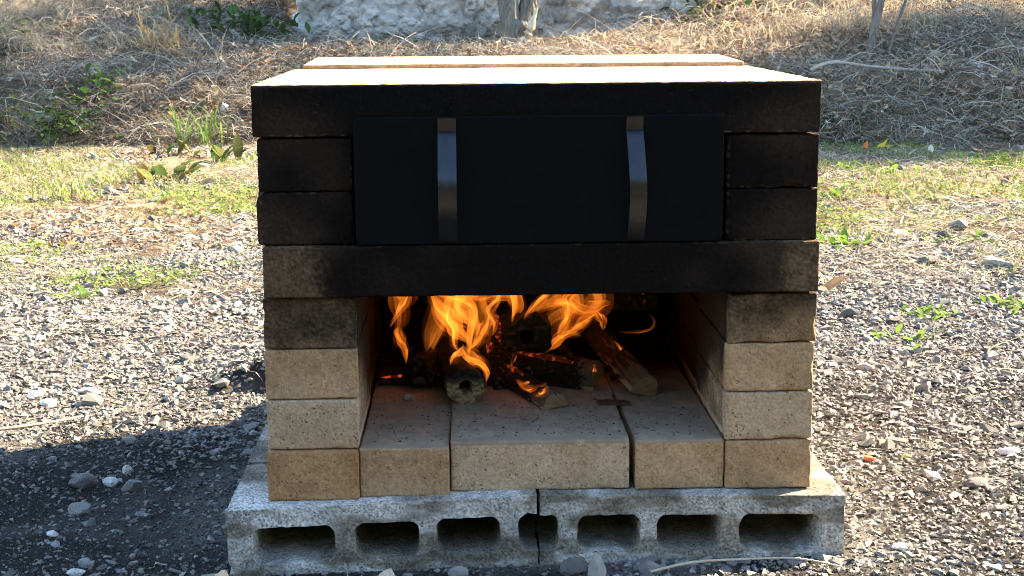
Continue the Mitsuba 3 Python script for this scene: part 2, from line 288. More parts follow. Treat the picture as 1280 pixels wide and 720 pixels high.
# ------------------------------------------------------------------ dry straw, leaf litter and grass
STRAW = [(.40, .35, .285), (.29, .25, .205), (.52, .47, .39), (.17, .14, .115), (.35, .32, .28), (.62, .57, .48), (.10, .082, .068)]
def bank_pts(n, d0, d1, half=3.9):
    x = rng.uniform(-half, half, n); y = foot(x) + d0 + (d1 - d0) * rng.uniform(0, 1, n) ** 1.1
    return x, y
def straw_on(x, y, L0, L1, W, lift, pal=STRAW, pit0=-.25, pit1=.9):
    n = len(x); z = height(x, y) + rng.uniform(0, 1, n) ** 2 * lift
    return ribbons(np.stack([x, y, z], -1), rng.uniform(0, 2 * np.pi, n), rng.uniform(pit0, pit1, n), rng.uniform(L0, L1, n), W * rng.uniform(.6, 1.5, n), rng.uniform(.2, 2.0, n), palette(n, pal, .22), segs=3 if L1 > .3 else 2)
x, y = bank_pts(100000, -.02, 3.5); n1 = nz(x, y, 2.2, 31); keep = (rng.uniform(size=len(x)) < .35 + .65 * sstep(.35, .6, n1)) & ~((np.abs(x + .1) < 1.25) & (y > foot(x) + 2.5))
a = straw_on(x[keep], y[keep], .04, .19, .0036, .06)
x, y = bank_pts(5000, .0, 3.2); keep = ~((np.abs(x + .1) < 1.25) & (y > foot(x) + 2.45)); b = straw_on(x[keep], y[keep], .16, .42, .0052, .07, pit0=-.2, pit1=.7)
x, y = in_view(60000, 3.5, 7.6, .3); keep = rng.uniform(size=len(x)) < sstep(.42, .62, nz(x, y, 2.2, 33) + .16 * sstep(2.0, 4.2, y)); c = straw_on(x[keep], y[keep], .02, .10, .0034, .012, pit0=-.1, pit1=.45)
x, y = in_view(5000, 2.5, 4.6, .3); keep = (rng.uniform(size=len(x)) < sstep(.50, .66, nz(x, y, 2.2, 35))) & outside_blocks(x, y, .05); d = straw_on(x[keep], y[keep], .03, .14, .0024, .010, pit0=-.05, pit1=.25)
x = np.r_[rng.normal(-2.75, .42, 6500), rng.normal(2.3, .5, 3500)]; y = foot(x) + np.r_[rng.uniform(1.2, 2.9, 6500), rng.uniform(1.5, 3.2, 3500)]; keep = nz(x, y, 2.8, 37) > .47; x, y = x[keep], y[keep]; n = len(x)
e = ribbons(np.stack([x, y, height(x, y) + .05], -1), rng.normal(-1.6, .9, n), rng.uniform(.3, 1.2, n), rng.uniform(.14, .34, n), .0046 * rng.uniform(.6, 1.4, n), rng.uniform(1.2, 2.4, n), palette(n, [(.50, .43, .32), (.42, .35, .26), (.58, .52, .41), (.30, .25, .19)], .18), segs=3)
m, c_ = join(a, b, c, d, e)
put('dry_straw', m, 'mat_straw', kind='stuff', color=c_, label='tangled dry brown straw and stalks over the bank and its foot', cat='dry grass')
def leafcard(seed):
    r = np.random.default_rng(seed); v = np.array([[-1, 0, .25], [-.35, .42, .02], [-.3, -.40, .05], [.45, .36, .0], [.4, -.38, .12], [1.05, 0, .3], [0, 0, -.12]]); v += r.normal(0, .07, v.shape)
    return tm(v, np.array([[0, 2, 6], [0, 6, 1], [1, 6, 3], [2, 4, 6], [6, 4, 5], [6, 5, 3]]))
LCARDS = [leafcard(k) for k in range(10)]
def litter(x, y, r0, r1, pal, lift=.02, tilt=.9):
    n = len(x); r = rng.uniform(r0, r1, n)
    return scatter(LCARDS, np.stack([x, y, height(x, y) + rng.uniform(.2, 1, n) * lift], -1), rot_random(n, tilt), np.stack([r, r * rng.uniform(.5, .9, n), r * rng.uniform(.5, 1.3, n)], -1), palette(n, pal, .22))
DEADL = [(.30, .20, .12), (.42, .31, .20), (.22, .15, .10), (.52, .43, .31), (.35, .30, .25), (.17, .12, .085)]
x, y = bank_pts(34000, .0, 3.4); keep = (rng.uniform(size=len(x)) < .25 + .75 * sstep(.4, .6, nz(x, y, 1.9, 41))) & ~((np.abs(x + .1) < 1.2) & (y > foot(x) + 2.5)); a = litter(x[keep], y[keep], .012, .036, DEADL, .08)
x, y = in_view(11000, 4.2, 7.5, .3); keep = rng.uniform(size=len(x)) < sstep(.4, .62, nz(x, y, 1.4, 43)); b = litter(x[keep], y[keep], .010, .030, DEADL, .016, .6)
m, c_ = join(a, b)
put('leaf_litter', m, 'mat_dead_leaf', kind='stuff', color=c_, label='brown fallen leaves lying among the straw on the bank', cat='leaf litter')
GREEN = [(.15, .23, .06), (.20, .27, .08), (.11, .18, .05), (.30, .31, .14), (.33, .29, .16), (.38, .32, .21)]
def grass(n, d0, d1, dens, L0, L1, W):
    x, y = in_view(n, d0, d1, .3); keep = (rng.uniform(size=n) < dens(x, y)) & outside_blocks(x, y, .05); x, y = x[keep], y[keep]; n = len(x)
    return ribbons(np.stack([x, y, height(x, y) - .003], -1), rng.uniform(0, 6.283, n), rng.uniform(.4, 1.4, n), rng.uniform(L0, L1, n), W * rng.uniform(.7, 1.4, n), rng.uniform(.2, 1.3, n), palette(n, GREEN, .2), tip=.1)
a = grass(60000, 5.0, 7.45, lambda x, y: sstep(.52, .68, nz(x, y, 1.6, 51) + .04 * sstep(3.6, 5.2, y)) * (.4 + .6 * sstep(.4, .6, nz(x, y, 7, 52))), .018, .07, .0042)
b = grass(40000, 3.2, 5.4, lambda x, y: .8 * sstep(.57, .68, nz(x, y, 2.0, 53) + .05 * sstep(2, 3, y)) * (.3 + .7 * sstep(.45, .6, nz(x, y, 9, 54))), .012, .05, .0036)
x, y = bank_pts(5000, .3, 3.3); keep = nz(x, y, 2.6, 55) > .62; n = keep.sum(); c = ribbons(np.stack([x[keep], y[keep], height(x[keep], y[keep])], -1), rng.uniform(0, 6.28, n), rng.uniform(.5, 1.4, n), rng.uniform(.04, .13, n), .005 * np.ones(n), rng.uniform(.2, 1.3, n), palette(n, GREEN, .2) * .8, tip=.1)
m, c_ = join(a, b, c)
put('grass', m, 'mat_leaf', kind='stuff', color=c_, label='short sparse green grass growing through the gravel and straw', cat='grass')
x, y = in_view(40000, 3.6, 7.5, .3); keep = rng.uniform(size=len(x)) < sstep(.55, .66, nz(x, y, 2.1, 57) + .025 + .03 * sstep(2.2, 4, y)); cl = litter(x[keep], y[keep], .006, .016, [(.20, .30, .07), (.28, .37, .11), (.15, .23, .06)], .025, .6)
put('ground_cover', cl[0], 'mat_leaf', kind='stuff', color=cl[1], label='tiny low green weeds carpeting patches at the foot of the bank', cat='ground cover')

# ------------------------------------------------------------------ single plants
def leaf_mesh(L, W, az, pitch, bend, base, fold=.25, n=5):
    t = np.linspace(0, 1, n); prof = np.sin(np.pi * np.clip(t * .92 + .06, 0, 1)) ** .75
    a = pitch - bend * t; dx = np.cumsum(np.r_[0, np.cos(a[:-1])]) * L / (n - 1); dz = np.cumsum(np.r_[0, np.sin(a[:-1])]) * L / (n - 1)
    d = np.array([math.cos(az), math.sin(az), 0]); s = np.array([-math.sin(az), math.cos(az), 0]); V = []
    for k in range(n):
        c = np.array(base) + d * dx[k] + np.array([0, 0, dz[k]]); w = W / 2 * prof[k]
        V += [c - s * w + [0, 0, fold * w], c, c + s * w + [0, 0, fold * w]]
    f = []
    for k in range(n - 1):
        for j in (0, 1): f += [[3 * k + j, 3 * k + 3 + j, 3 * k + 4 + j], [3 * k + j, 3 * k + 4 + j, 3 * k + 1 + j]]
    return tm(np.array(V), np.array(f))
def plant(name, label, x, y, n, L, W, cols, pitch=(.2, 1.0), spread=.02, group=None, cat='plant', lift=0.0):
    k = thing(name, label, cat, group); r = np.random.default_rng(abs(hash((round(x * 1000), round(y * 1000)))) % 2**31)
    z = float(height(x, y)) + lift
    for i in range(n):
        bx, by = x + r.normal(0, spread), y + r.normal(0, spread); bz = float(height(bx, by)) + lift * r.uniform(.3, 1.1)
        mesh = leaf_mesh(L * r.uniform(.6, 1.2), W * r.uniform(.7, 1.2), r.uniform(0, 6.283), r.uniform(*pitch), r.uniform(.3, 1.3), (bx, by, bz - .003))
        c = np.array(cols[r.integers(len(cols))]) * r.uniform(.8, 1.2)
        put('leaf', mesh, 'mat_leaf', k, smooth=True, color=np.tile(c, (len(mesh.vertices), 1)))
    return k
G1 = [(.10, .17, .05), (.14, .21, .06), (.18, .25, .08)]; G2 = [(.16, .27, .05), (.20, .32, .07), (.12, .21, .04)]; G3 = [(.07, .11, .035), (.11, .09, .035), (.13, .14, .05), (.09, .14, .04)]; GD = [(.04, .075, .022), (.06, .10, .03), (.08, .13, .04)]
plant('weed', 'grey-green weed with short leaves growing in the gravel left of the oven', -1.04, 1.735, 26, .045, .018, G1, (.2, .9), .028)
plant('weed', 'bright green weed beside the right edge of the oven, level with the door', .989, 2.334, 26, .055, .020, G2, (.3, 1.1), .035)
plant('weed', 'bright green weed right of the upper right brick, near the bank', 1.188, 3.25, 22, .06, .024, G2, (.4, 1.1), .035)
plant('weed', 'yellow-green tuft in the gravel on the right, beside a dark stone', .924, 1.322, 22, .04, .010, G2, (.4, 1.2), .03)
plant('weed', 'small leafy green weed low in the gravel, nearest to the oven on the right', .80, 1.10, 16, .035, .014, G2, (.3, 1.1), .028)
plant('weed', 'dark green weed at the right edge of the picture', 1.139, 1.412, 26, .05, .016, G1, (.3, 1.1), .035)
plant('weed', 'wide low yellow-green weed patch in the gravel on the far right', 1.343, 2.425, 30, .045, .018, G2, (.2, .9), .06)
plant('weed', 'bright green leafy clump at the foot of the bank, right of the oven', 1.585, 4.085, 34, .06, .026, G2, (.3, 1.1), .09)
plant('weed', 'large green clump at the foot of the bank near the right edge', 2.22, 4.489, 34, .06, .026, G2, (.3, 1.1), .09)
plant('dock_plant', 'broad-leaved plant with reddish-green upright leaves, near the bank left of the oven', -1.183, 4.836, 9, .13, .045, G3, (.8, 1.4), .04)
plant('dock_plant', 'broad-leaved dark plant with drooping leaves, in the straw nearer than the bank', -1.278, 4.217, 12, .12, .045, G3, (.4, 1.3), .06)
plant('dock_plant', 'small broad-leaved plant with yellowish leaves, at the dip in the bank foot', -1.45, 5.25, 9, .10, .036, G3, (.5, 1.3), .05)
plant('weed', 'small pale-green weed among straw, left of the broad-leaved plants', -1.653, 4.649, 20, .05, .02, G2, (.3, 1.0), .05)
plant('grass_tuft', 'large yellow-green grass tuft on the left, between the bank and the gravel', -1.55, 3.65, 60, .11, .006, [(.24, .28, .08), (.30, .32, .11), (.18, .24, .06)], (.7, 1.4), .07, cat='grass')
plant('grass_tuft', 'green grass tuft at the left edge, below the bank', -2.15, 4.55, 50, .11, .007, G2, (.6, 1.4), .06, cat='grass')
plant('weed', 'grey-green weed in the straw close to the left side of the oven', -.991, 3.293, 30, .05, .02, G1, (.2, 1.0), .07)
plant('grass_tuft', 'tall green grass blades rising before the dark part of the bank, left of the oven', -1.42, 5.75, 40, .24, .010, [(.12, .20, .05), (.17, .26, .07)], (1.0, 1.5), .06, cat='grass')
plant('fern_clump', 'dark green leafy clump hanging on the bank beside a pale stone', -2.14, 5.92, 170, .06, .028, GD, (-.4, .8), .11, lift=.17)
plant('ivy_clump', 'bright green leaves sprouting on top of the low bank, left of the oven', -2.02, 6.32, 40, .07, .04, G1 + G2[:1], (.2, 1.2), .07, lift=.09)
plant('ivy_clump', 'dark green ivy leaves at the upper left of the bank', -3.0, 7.5, 90, .09, .055, GD, (-.2, 1.0), .16, lift=.14)
plant('fern_clump', 'olive green clump at the left edge of the bank', -2.62, 5.98, 90, .14, .022, [(.12, .15, .05), (.17, .19, .075)], (-.2, 1.0), .11, lift=.14)
plant('weed', 'pale green bushy weed on the rise behind the oven, left of the tree trunk', .02, 7.75, 60, .07, .03, [(.20, .26, .10), (.26, .31, .13)], (.2, 1.2), .10, lift=.03)
plant('weed', 'light green weed on the rise behind the left end of the oven', -.72, 7.4, 40, .07, .03, [(.20, .28, .09), (.25, .31, .12)], (.2, 1.2), .09, lift=.02)
plant('weed', 'dull green weed on the rise behind the right end of the oven', 1.15, 7.45, 40, .07, .025, G1, (.2, 1.2), .10, lift=.02)
plant('shrub', 'dark green shrub at the top of the bank, left of the grey rock face', -1.5, 8.0, 170, .085, .036, GD, (-.3, 1.2), .17, lift=.18)
plant('shrub', 'dark green shrub at the top of the picture, right of the grey rock face', 1.55, 8.15, 90, .10, .04, GD, (-.3, 1.2), .17, lift=.16)
k = plant('dead_fern', 'sunlit golden dead fern hanging on the bank at the upper left', -1.93, 7.35, 150, .24, .006, [(.50, .38, .20), (.60, .47, .27), (.42, .31, .17)], (-.3, 1.3), .07, lift=.10)

# ------------------------------------------------------------------ loose stones, chips and twigs
def lump(c, s, seed, n=3, amp=.25, rot=0):
    m = trimesh.creation.icosphere(n, 1.0); p = np.array(m.vertices); p = p * (1 + amp * (meshkit.fbm(p * 1.4 + seed * 5.1, 3)[:, None] - .5) * 2)
    for r in np.random.default_rng(seed).normal(size=(7, 3)):      # a few flat facets
        r = r / np.linalg.norm(r); d = p @ r; p = p - np.clip(d - .72, 0, 1)[:, None] * r * .9
    p = p * np.array(s); ca, sa = math.cos(rot), math.sin(rot); p = np.c_[p[:, 0] * ca - p[:, 1] * sa, p[:, 0] * sa + p[:, 1] * ca, p[:, 2]]
    return tm(p + np.array(c), m.faces)
def stone(label, x, y, s, col, seed, rot=0.0, up=.45, name='stone'):
    m = lump((x, y, float(height(x, y)) + s[2] * up), s, seed, rot=rot); v = np.array(m.vertices)
    c = np.array(col) * (.8 + .4 * meshkit.fbm(v * 160, 3))[:, None]
    put(name, m, 'mat_stone', smooth=35, label=label, cat='stone') if False else put(name, m, 'mat_stone', smooth=False, label=label, cat='stone', color=c)
stone('flat white stone lying in the straw on the left', -1.095, 2.78, (.045, .020, .008), (.72, .72, .72), 1, .1)
stone('white stone in sunlit gravel left of the oven, left of a touching pair', -.862, .772, (.015, .012, .010), (.62, .61, .58), 2, .4)
stone('white stone in sunlit gravel left of the oven, right of a touching pair', -.824, .722, (.017, .011, .009), (.70, .69, .66), 3, .2)
stone('pale grey flat stone in the sunlit gravel, just right of the white pair', -.775, .80, (.020, .012, .009), (.36, .36, .35), 4)
stone('white pebble in the middle of the shadow left of the oven', -.621, .304, (.012, .009, .009), (.55, .55, .54), 5)
stone('pale grey pebble just behind the white pebble in the shadow', -.606, .352, (.008, .008, .009), (.40, .40, .39), 6)
stone('largest dark grey rock in the shadow, left of the white pebble', -.66, .30, (.021, .015, .013), (.16, .155, .15), 7, .3)
stone('dark grey rock in the shadow, right of the white pebble', -.585, .285, (.019, .014, .012), (.15, .145, .14), 8, .9)
stone('grey stone in the shadow in front of the white pebble', -.640, .20, (.016, .012, .010), (.22, .21, .20), 9)
stone('small white pebble low in the shadow at the left', -.656, .115, (.008, .006, .005), (.62, .62, .60), 10)
stone('pale pebble close to the bottom edge in the shadow at the left', -.59, -.02, (.012, .008, .006), (.45, .45, .44), 11)
stone('grey stone just behind the pale pebble near the bottom edge', -.585, .01, (.010, .008, .008), (.25, .25, .25), 12)
stone('grey stone standing upright before the concrete blocks', .064, -.085, (.013, .010, .024), (.27, .27, .265), 13, .3, .55)
stone('dark stone leaning on the block, left of the upright grey stone', .036, -.055, (.020, .010, .016), (.12, .118, .115), 14, .2)
stone('grey stone lying flat before the concrete blocks, right of the upright one', .132, -.06, (.016, .011, .011), (.2, .195, .19), 15)
stone('grey stone before the left concrete block, near its right end', -.108, -.055, (.013, .009, .010), (.24, .235, .23), 16)
stone('rounded tan stone in the gravel right of the lower bricks', .644, .839, (.018, .013, .010), (.36, .32, .26), 17)
stone('white stone at the right edge of the gravel', .745, .37, (.020, .011, .007), (.55, .54, .52), 18)
stone('dark stone in the gravel on the right, before the white one at the edge', .645, .235, (.018, .013, .010), (.11, .108, .105), 19)
stone('white pebble low in the gravel right of the concrete blocks', .463, -.005, (.012, .009, .006), (.58, .57, .55), 20)
stone('dark stone beside the yellow-green tuft on the right', .745, 1.33, (.022, .016, .014), (.09, .088, .086), 21)
stone('white stone in the gravel at the left edge, below the straw', -1.317, 2.211, (.020, .014, .010), (.62, .61, .58), 22)
stone('pale stone set in the low bank beside the dark green clump', -2.29, 6.05, (.07, .05, .06), (.22, .205, .155), 23, .2, .6)
stone('pale grey stone on the right part of the bank', 2.70, 6.25, (.055, .04, .035), (.40, .40, .40), 24, .4, .7)
stone('small whitish stone on the bank next to the left edge of the oven', -1.36, 6.15, (.026, .02, .024), (.55, .55, .54), 25, .2, 1.2)
stone('orange-red brick fragment in the gravel right of the oven', .521, .354, (.010, .007, .006), (.50, .14, .06), 26)
stone('small yellow pebble in the gravel right of the orange fragment', .581, .363, (.008, .006, .005), (.52, .42, .18), 27)

def tube_mesh(P, Rr, sides=8, wob=.0, seed=0):
    P = np.array(P, float); Rr = np.broadcast_to(np.array(Rr, float), (len(P),)); t = unit(np.gradient(P, axis=0))
    a = unit(np.cross(t, np.where(np.abs(t[:, 2:]) < .9, [0, 0, 1.0], [1.0, 0, 0]))); b = np.cross(t, a); ang = np.arange(sides) * 2 * np.pi / sides
    ring = np.cos(ang)[None, :, None] * a[:, None] + np.sin(ang)[None, :, None] * b[:, None]
    k = 1 + wob * 2 * (meshkit.fbm((P[:, None] + ring * Rr[:, None, None]) * 22 + seed, 3) - .5)
    V = (P[:, None] + ring * (Rr[:, None] * k)[..., None]).reshape(-1, 3); n = len(P)
    i, j = np.meshgrid(np.arange(n - 1), np.arange(sides), indexing='ij')
    q = np.stack([i * sides + j, i * sides + (j + 1) % sides, (i + 1) * sides + (j + 1) % sides, (i + 1) * sides + j], -1).reshape(-1, 4)
    f = np.vstack([q[:, [0, 1, 2]], q[:, [0, 2, 3]]])
    V = np.vstack([V, P[:1], P[-1:]]); jj = np.arange(sides)
    f = np.vstack([f, np.stack([(jj + 1) % sides, jj, jj * 0 + n * sides], -1), np.stack([(n - 1) * sides + jj, (n - 1) * sides + (jj + 1) % sides, jj * 0 + n * sides + 1], -1)])
    return tm(V, f)
def smooth_line(P, n):
    P = np.array(P, float); s = np.r_[0, np.cumsum(np.linalg.norm(np.diff(P[:, :3], axis=0), axis=1))]
    from scipy.interpolate import PchipInterpolator
    return PchipInterpolator(s, P)(np.linspace(0, s[-1], n))
def twig(label, pts, r, col, name='twig', cat='twig', sides=7):
    P = [(x, y, float(height(x, y)) + z) for x, y, z in pts]; L = smooth_line(P, 14)
    m = tube_mesh(L, np.linspace(r, r * .6, 14), sides, .25, r * 1000); c = np.array(col) * (.75 + .5 * meshkit.fbm(np.array(m.vertices) * 120, 3))[:, None]
    put(name, m, 'mat_stone', smooth=True, label=label, cat=cat, color=c)
twig('long thin dry twig lying across the gravel at the left edge, along the shadow border', [(-.90, .50, .012), (-.82, .535, .016), (-.74, .625, .010)], .0032, (.34, .29, .21))
twig('thin pale dry stalk lying in front of the right concrete block', [(.13, -.075, .006), (.20, -.06, .012), (.30, -.058, .012), (.37, -.075, .006)], .0018, (.46, .40, .31))
twig('thin dry stalk standing before the left concrete block', [(-.242, -.07, -.01), (-.244, -.072, .012), (-.247, -.075, .030)], .0009, (.5, .45, .36))
twig('pale dead branch lying across the right part of the bank', [(1.75, 6.05, .05), (1.9, 6.12, .09), (2.1, 6.1, .07), (2.45, 5.98, .05)], .011, (.42, .37, .31), 'branch', 'branch')
twig('grey dead branch at the top of the bank on the left', [(-1.75, 8.1, .06), (-1.6, 7.95, .08), (-1.5, 7.75, .05)], .02, (.28, .25, .22), 'branch', 'branch')
twig('thin pale dead twig standing crooked behind the left end of the oven', [(-.78, 7.9, .0), (-.72, 7.7, .10), (-.62, 7.6, .06), (-.52, 7.55, .0)], .008, (.45, .38, .30), 'branch', 'branch')
def chip_mesh(c, L, W, H, rot, pitch, seed):
    r = np.random.default_rng(seed); n = 14; top = np.c_[np.linspace(-.5, .5, n) * L, (W / 2) * (1 + r.normal(0, .12, n)), np.zeros(n)]; bot = top * [1, -1, 1]; poly = np.vstack([top, bot[::-1]])
    poly[:, 0] += r.normal(0, L * .02, len(poly)); V = np.vstack([poly + [0, 0, H / 2], poly - [0, 0, H / 2]]); V[:, 2] += r.normal(0, H * .15, len(V)); k = len(poly); f = []
    for i in range(k): j = (i + 1) % k; f += [[i, i + k, j], [j, i + k, j + k]]
    for i in range(n - 1): a, b, c2, d = i, i + 1, k - 2 - i, k - 1 - i; f += [[a, b, c2], [a, c2, d], [a + k, c2 + k, b + k], [a + k, d + k, c2 + k]]
    R = trimesh.transformations.euler_matrix(0, pitch, rot)[:3, :3]
    return tm(V @ R.T + np.array(c), np.array(f))
def chip(label, c, L, W, H, rot, pitch, seed, col):
    m = chip_mesh(c, L, W, H, rot, pitch, seed); v = np.array(m.vertices)
    put('wood_chip', m, 'mat_stone', label=label, cat='wood chip', color=np.array(col) * (.8 + .4 * meshkit.fbm(v * 200, 3))[:, None])
chip('tan wood chip at the bottom left corner of the concrete blocks', (-.41, -.084, .012), .05, .030, .010, .3, -.5, 1, (.56, .40, .25))
chip('pale split wood chip at the bottom edge before the left concrete block', (-.215, -.090, .006), .075, .030, .012, .25, -.45, 2, (.62, .50, .36))
def dead_leaf(label, x, y, r, col, seed, rot, lift=.01, cat='leaf'):
    m = leafcard(seed).copy(); R = trimesh.transformations.euler_matrix(.5, -.4, rot)[:3, :3]; v = (np.array(m.vertices) * [r, r * .8, r]) @ R.T + [x, y, float(height(x, y)) + lift]
    put('fallen_leaf', tm(v, m.faces), 'mat_dead_leaf', label=label, cat=cat, color=np.tile(col, (len(v), 1)))
dead_leaf('reddish-brown fallen leaf in the straw left of the oven', -1.152, 3.412, .040, (.38, .16, .11), 71, .1)
dead_leaf('orange fallen leaf at the foot of the bank on the right', 1.80, 5.10, .040, (.62, .20, .05), 72, 1.2, .03)
dead_leaf('yellow fallen leaf next to the orange one at the foot of the bank', 1.90, 5.17, .045, (.60, .44, .05), 73, .6, .03)
dead_leaf('tan fallen leaf in the gravel close to the right side of the oven', .78, 1.65, .045, (.45, .27, .14), 74, .2)
dead_leaf('pale dry leaf standing at the foot of the bank on the right', 2.03, 4.85, .04, (.66, .58, .44), 75, 1.4, .03)

# ------------------------------------------------------------------ rock face, trunk and saplings behind
def rocky(c, s, seed, n=4):
    m = trimesh.creation.icosphere(n, 1.0); p = np.array(m.vertices); p = np.sign(p) * np.abs(p) ** .7
    p = p * (1 + .55 * (meshkit.fbm(p * 2.0 + seed * 3.3, 4)[:, None] - .5)) ; p = p * np.array(s) + np.array(c)
    p = p + .11 * (meshkit.fbm(p * 8 + seed, 4)[:, None] - .5) * unit(p - np.array(c)); return tm(p, m.faces)
def rock_col(p, n, uv):
    a = fbm(p.x * 4, p.y * 4, p.z * 4, 4); b = fbm(p.x * 26, p.y * 26, p.z * 26, 3)
    c = mix((.27, .255, .23), (.51, .488, .45), smoothstep(.35, .65, a)) * (.4 + 1.2 * b)
    return mix(c, (.62, .61, .585), smoothstep(.60, .68, fbm(p.x * 8 + 4, p.y * 8, p.z * 8, 4)) * .7)
scene['mat_rock'] = {'type': 'bumpmap', 'tex': proc(lambda p, n, uv: fbm(p.x * 24, p.y * 24, p.z * 24, 3), eps=.004), 'scale': .05, 'bsdf': {'type': 'diffuse', 'reflectance': proc(rock_col)}}
w = thing('rock_wall', 'grey weathered rock face behind the oven, at the top of the picture', 'rock')
for i, (cx, cz, sx, sz) in enumerate([(-.92, .64, .30, .30), (-.58, .72, .32, .40), (-.22, .66, .34, .36), (.26, .72, .34, .40), (.70, .66, .32, .34), (1.12, .68, .34, .32), (1.48, .62, .26, .26), (-.85, 1.22, .42, .32), (-.1, 1.26, .44, .34), (.65, 1.25, .42, .32), (-.5, 1.7, .5, .3), (.35, 1.72, .5, .3)]):
    put('rock', rocky((cx, 8.42 + .05 * (i % 3) + (.12 if cz > 1 else 0), cz), (sx, .28, sz), i + 1), 'mat_rock', w, smooth=True)
def bark_col(p, n, uv):
    b = fbm(p.x * 30, p.y * 30, p.z * 7, 4); return mix((.10, .09, .078), (.29, .268, .235), b) * (.7 + .6 * noise(p.x * 140, p.y * 140, p.z * 40))
scene['mat_bark'] = {'type': 'bumpmap', 'tex': proc(lambda p, n, uv: fbm(p.x * 45, p.y * 45, p.z * 12, 3), eps=.003), 'scale': .03, 'bsdf': {'type': 'diffuse', 'reflectance': proc(bark_col)}}
def crown_of(P0, dirs, leaves, spread, r0, seed, leafpal, leaf_r, key):
    """limbs that fork twice, and a crown of leaf cards gathered round the limb ends"""
    r = np.random.default_rng(seed); limbs = []; ends = []
    def grow(p, d, L, rad, depth):
        pts = [p]; q, dd = np.array(p, float), np.array(d, float)
        for _ in range(4): dd = unit(dd + r.normal(0, .16, 3) + [0, 0, .04]); q = q + dd * L / 4; pts.append(q)
        limbs.append(tube_mesh(smooth_line(pts, 9), np.linspace(rad, rad * .55, 9), 8, .2, depth))
        if depth == 0: ends.append((q, L)); return
        for _ in range(3): grow(q, unit(dd + r.normal(0, .55, 3)), L * .68, rad * .55, depth - 1)
    for d, L in dirs: grow(P0, unit(np.array(d, float)), L, r0, 2)
    put('limb', trimesh.util.concatenate(limbs), 'mat_bark', key, smooth=True)
    if leaves:
        per = leaves // len(ends); pos = np.vstack([e[0] + r.normal(0, 1, (per, 3)) * spread for e in ends]); n = len(pos); rr = r.uniform(.6, 1.2, n) * leaf_r
        m, c = scatter(LCARDS, pos, rot_random(n), np.stack([rr, rr * .6, rr], -1), palette(n, leafpal, .2)); put('crown', m, 'mat_leaf', key, color=c, kind='stuff')
t = thing('tree', 'grey tree with a forked trunk behind the middle of the oven, before the rock face', 'tree')
tx, ty = .22, 7.55; tz = float(height(tx, ty)) - .1
put('trunk', tube_mesh(smooth_line([(tx, ty, tz), (tx + .01, ty, tz + .16), (tx + .03, ty + .02, tz + .30)], 8), np.linspace(.100, .080, 8), 18, .35, 1), 'mat_bark', t, smooth=True)
put('trunk', tube_mesh(smooth_line([(tx + .0, ty, tz + .22), (tx - .02, ty + .02, tz + .42), (tx - .06, ty + .06, tz + .85), (tx - .2, ty + .12, 2.3)], 16), np.linspace(.066, .05, 16), 16, .3, 4), 'mat_bark', t, smooth=True)
put('trunk', tube_mesh(smooth_line([(tx + .04, ty + .02, tz + .22), (tx + .11, ty + .06, tz + .42), (tx + .17, ty + .14, tz + .8), (tx + .42, ty + .3, 2.2)], 16), np.linspace(.058, .04, 16), 16, .3, 7), 'mat_bark', t, smooth=True)
crown_of((tx - .2, ty + .12, 2.25), [((-.5, .1, 1), 1.2), ((.2, -.1, 1), 1.3)], 0, .3, .05, 11, GD, .05, t); crown_of((tx + .42, ty + .3, 2.15), [((.5, .1, 1), 1.2), ((.9, .4, .8), 1.1)], 0, .3, .045, 12, GD, .05, t)
def splinter(base, tip, w, seed):
    b, t2 = np.array(base, float), np.array(tip, float); n = 9; r = np.random.default_rng(seed); s = np.linspace(0, 1, n)
    P = b + (t2 - b) * s[:, None]; wd = w * (1 - s ** 1.6) * (1 + r.normal(0, .16, n)) + .003
    m = tube_mesh(P + r.normal(0, .004, P.shape), wd, 7, .3, seed); return m
m = splinter((tx + .055, ty - .09, tz + .12), (tx + .165, ty - .08, tz + .40), .040, 3)
put('broken_stub', m, 'mat_stone', t, label='pale splintered stub of a broken limb', color=np.array((.62, .54, .38)) * (.7 + .5 * meshkit.fbm(np.array(m.vertices) * [90, 90, 30], 3))[:, None])
m = tube_mesh([(tx + .03, ty - .08, tz + .05), (tx + .035, ty - .14, tz + .13), (tx + .036, ty - .16, tz + .165)], [.034, .028, .024], 10, .1, 2)
put('cut_branch', m, 'mat_stone', t, label='sawn-off branch end with pale wood', color=np.where(np.array(m.vertices)[:, 2:] > tz + .16, (.55, .42, .26), (.20, .165, .13)))
s = thing('sapling', 'thin grey-brown sapling with two stems on the bank, right of the oven', 'sapling')
for i, (x0, y0, x1, x2, r) in enumerate([(2.18, 6.55, 2.26, 2.50, .024), (2.25, 6.62, 2.24, 2.20, .016), (2.30, 6.6, 2.42, 2.75, .010)]):
    z0 = float(height(x0, y0)); put('stem', tube_mesh(smooth_line([(x0, y0, z0 - .05), (x1, y0 + .02, z0 + .35), (x2, y0 + .1, z0 + 1.1), (x2 + .1, y0 + .1, z0 + 1.9)], 16), np.linspace(r, r * .4, 16), 8, .25, i), 'mat_bark', s, smooth=True)
    crown_of((x2 + .05, y0 + .1, z0 + 1.5), [((.4, 0, 1), .5), ((-.4, .2, 1), .5)], 0, .1, r * .4, 30 + i, GD, .03, s)
EVER = [(.035, .06, .02), (.05, .085, .028), (.07, .11, .035)]
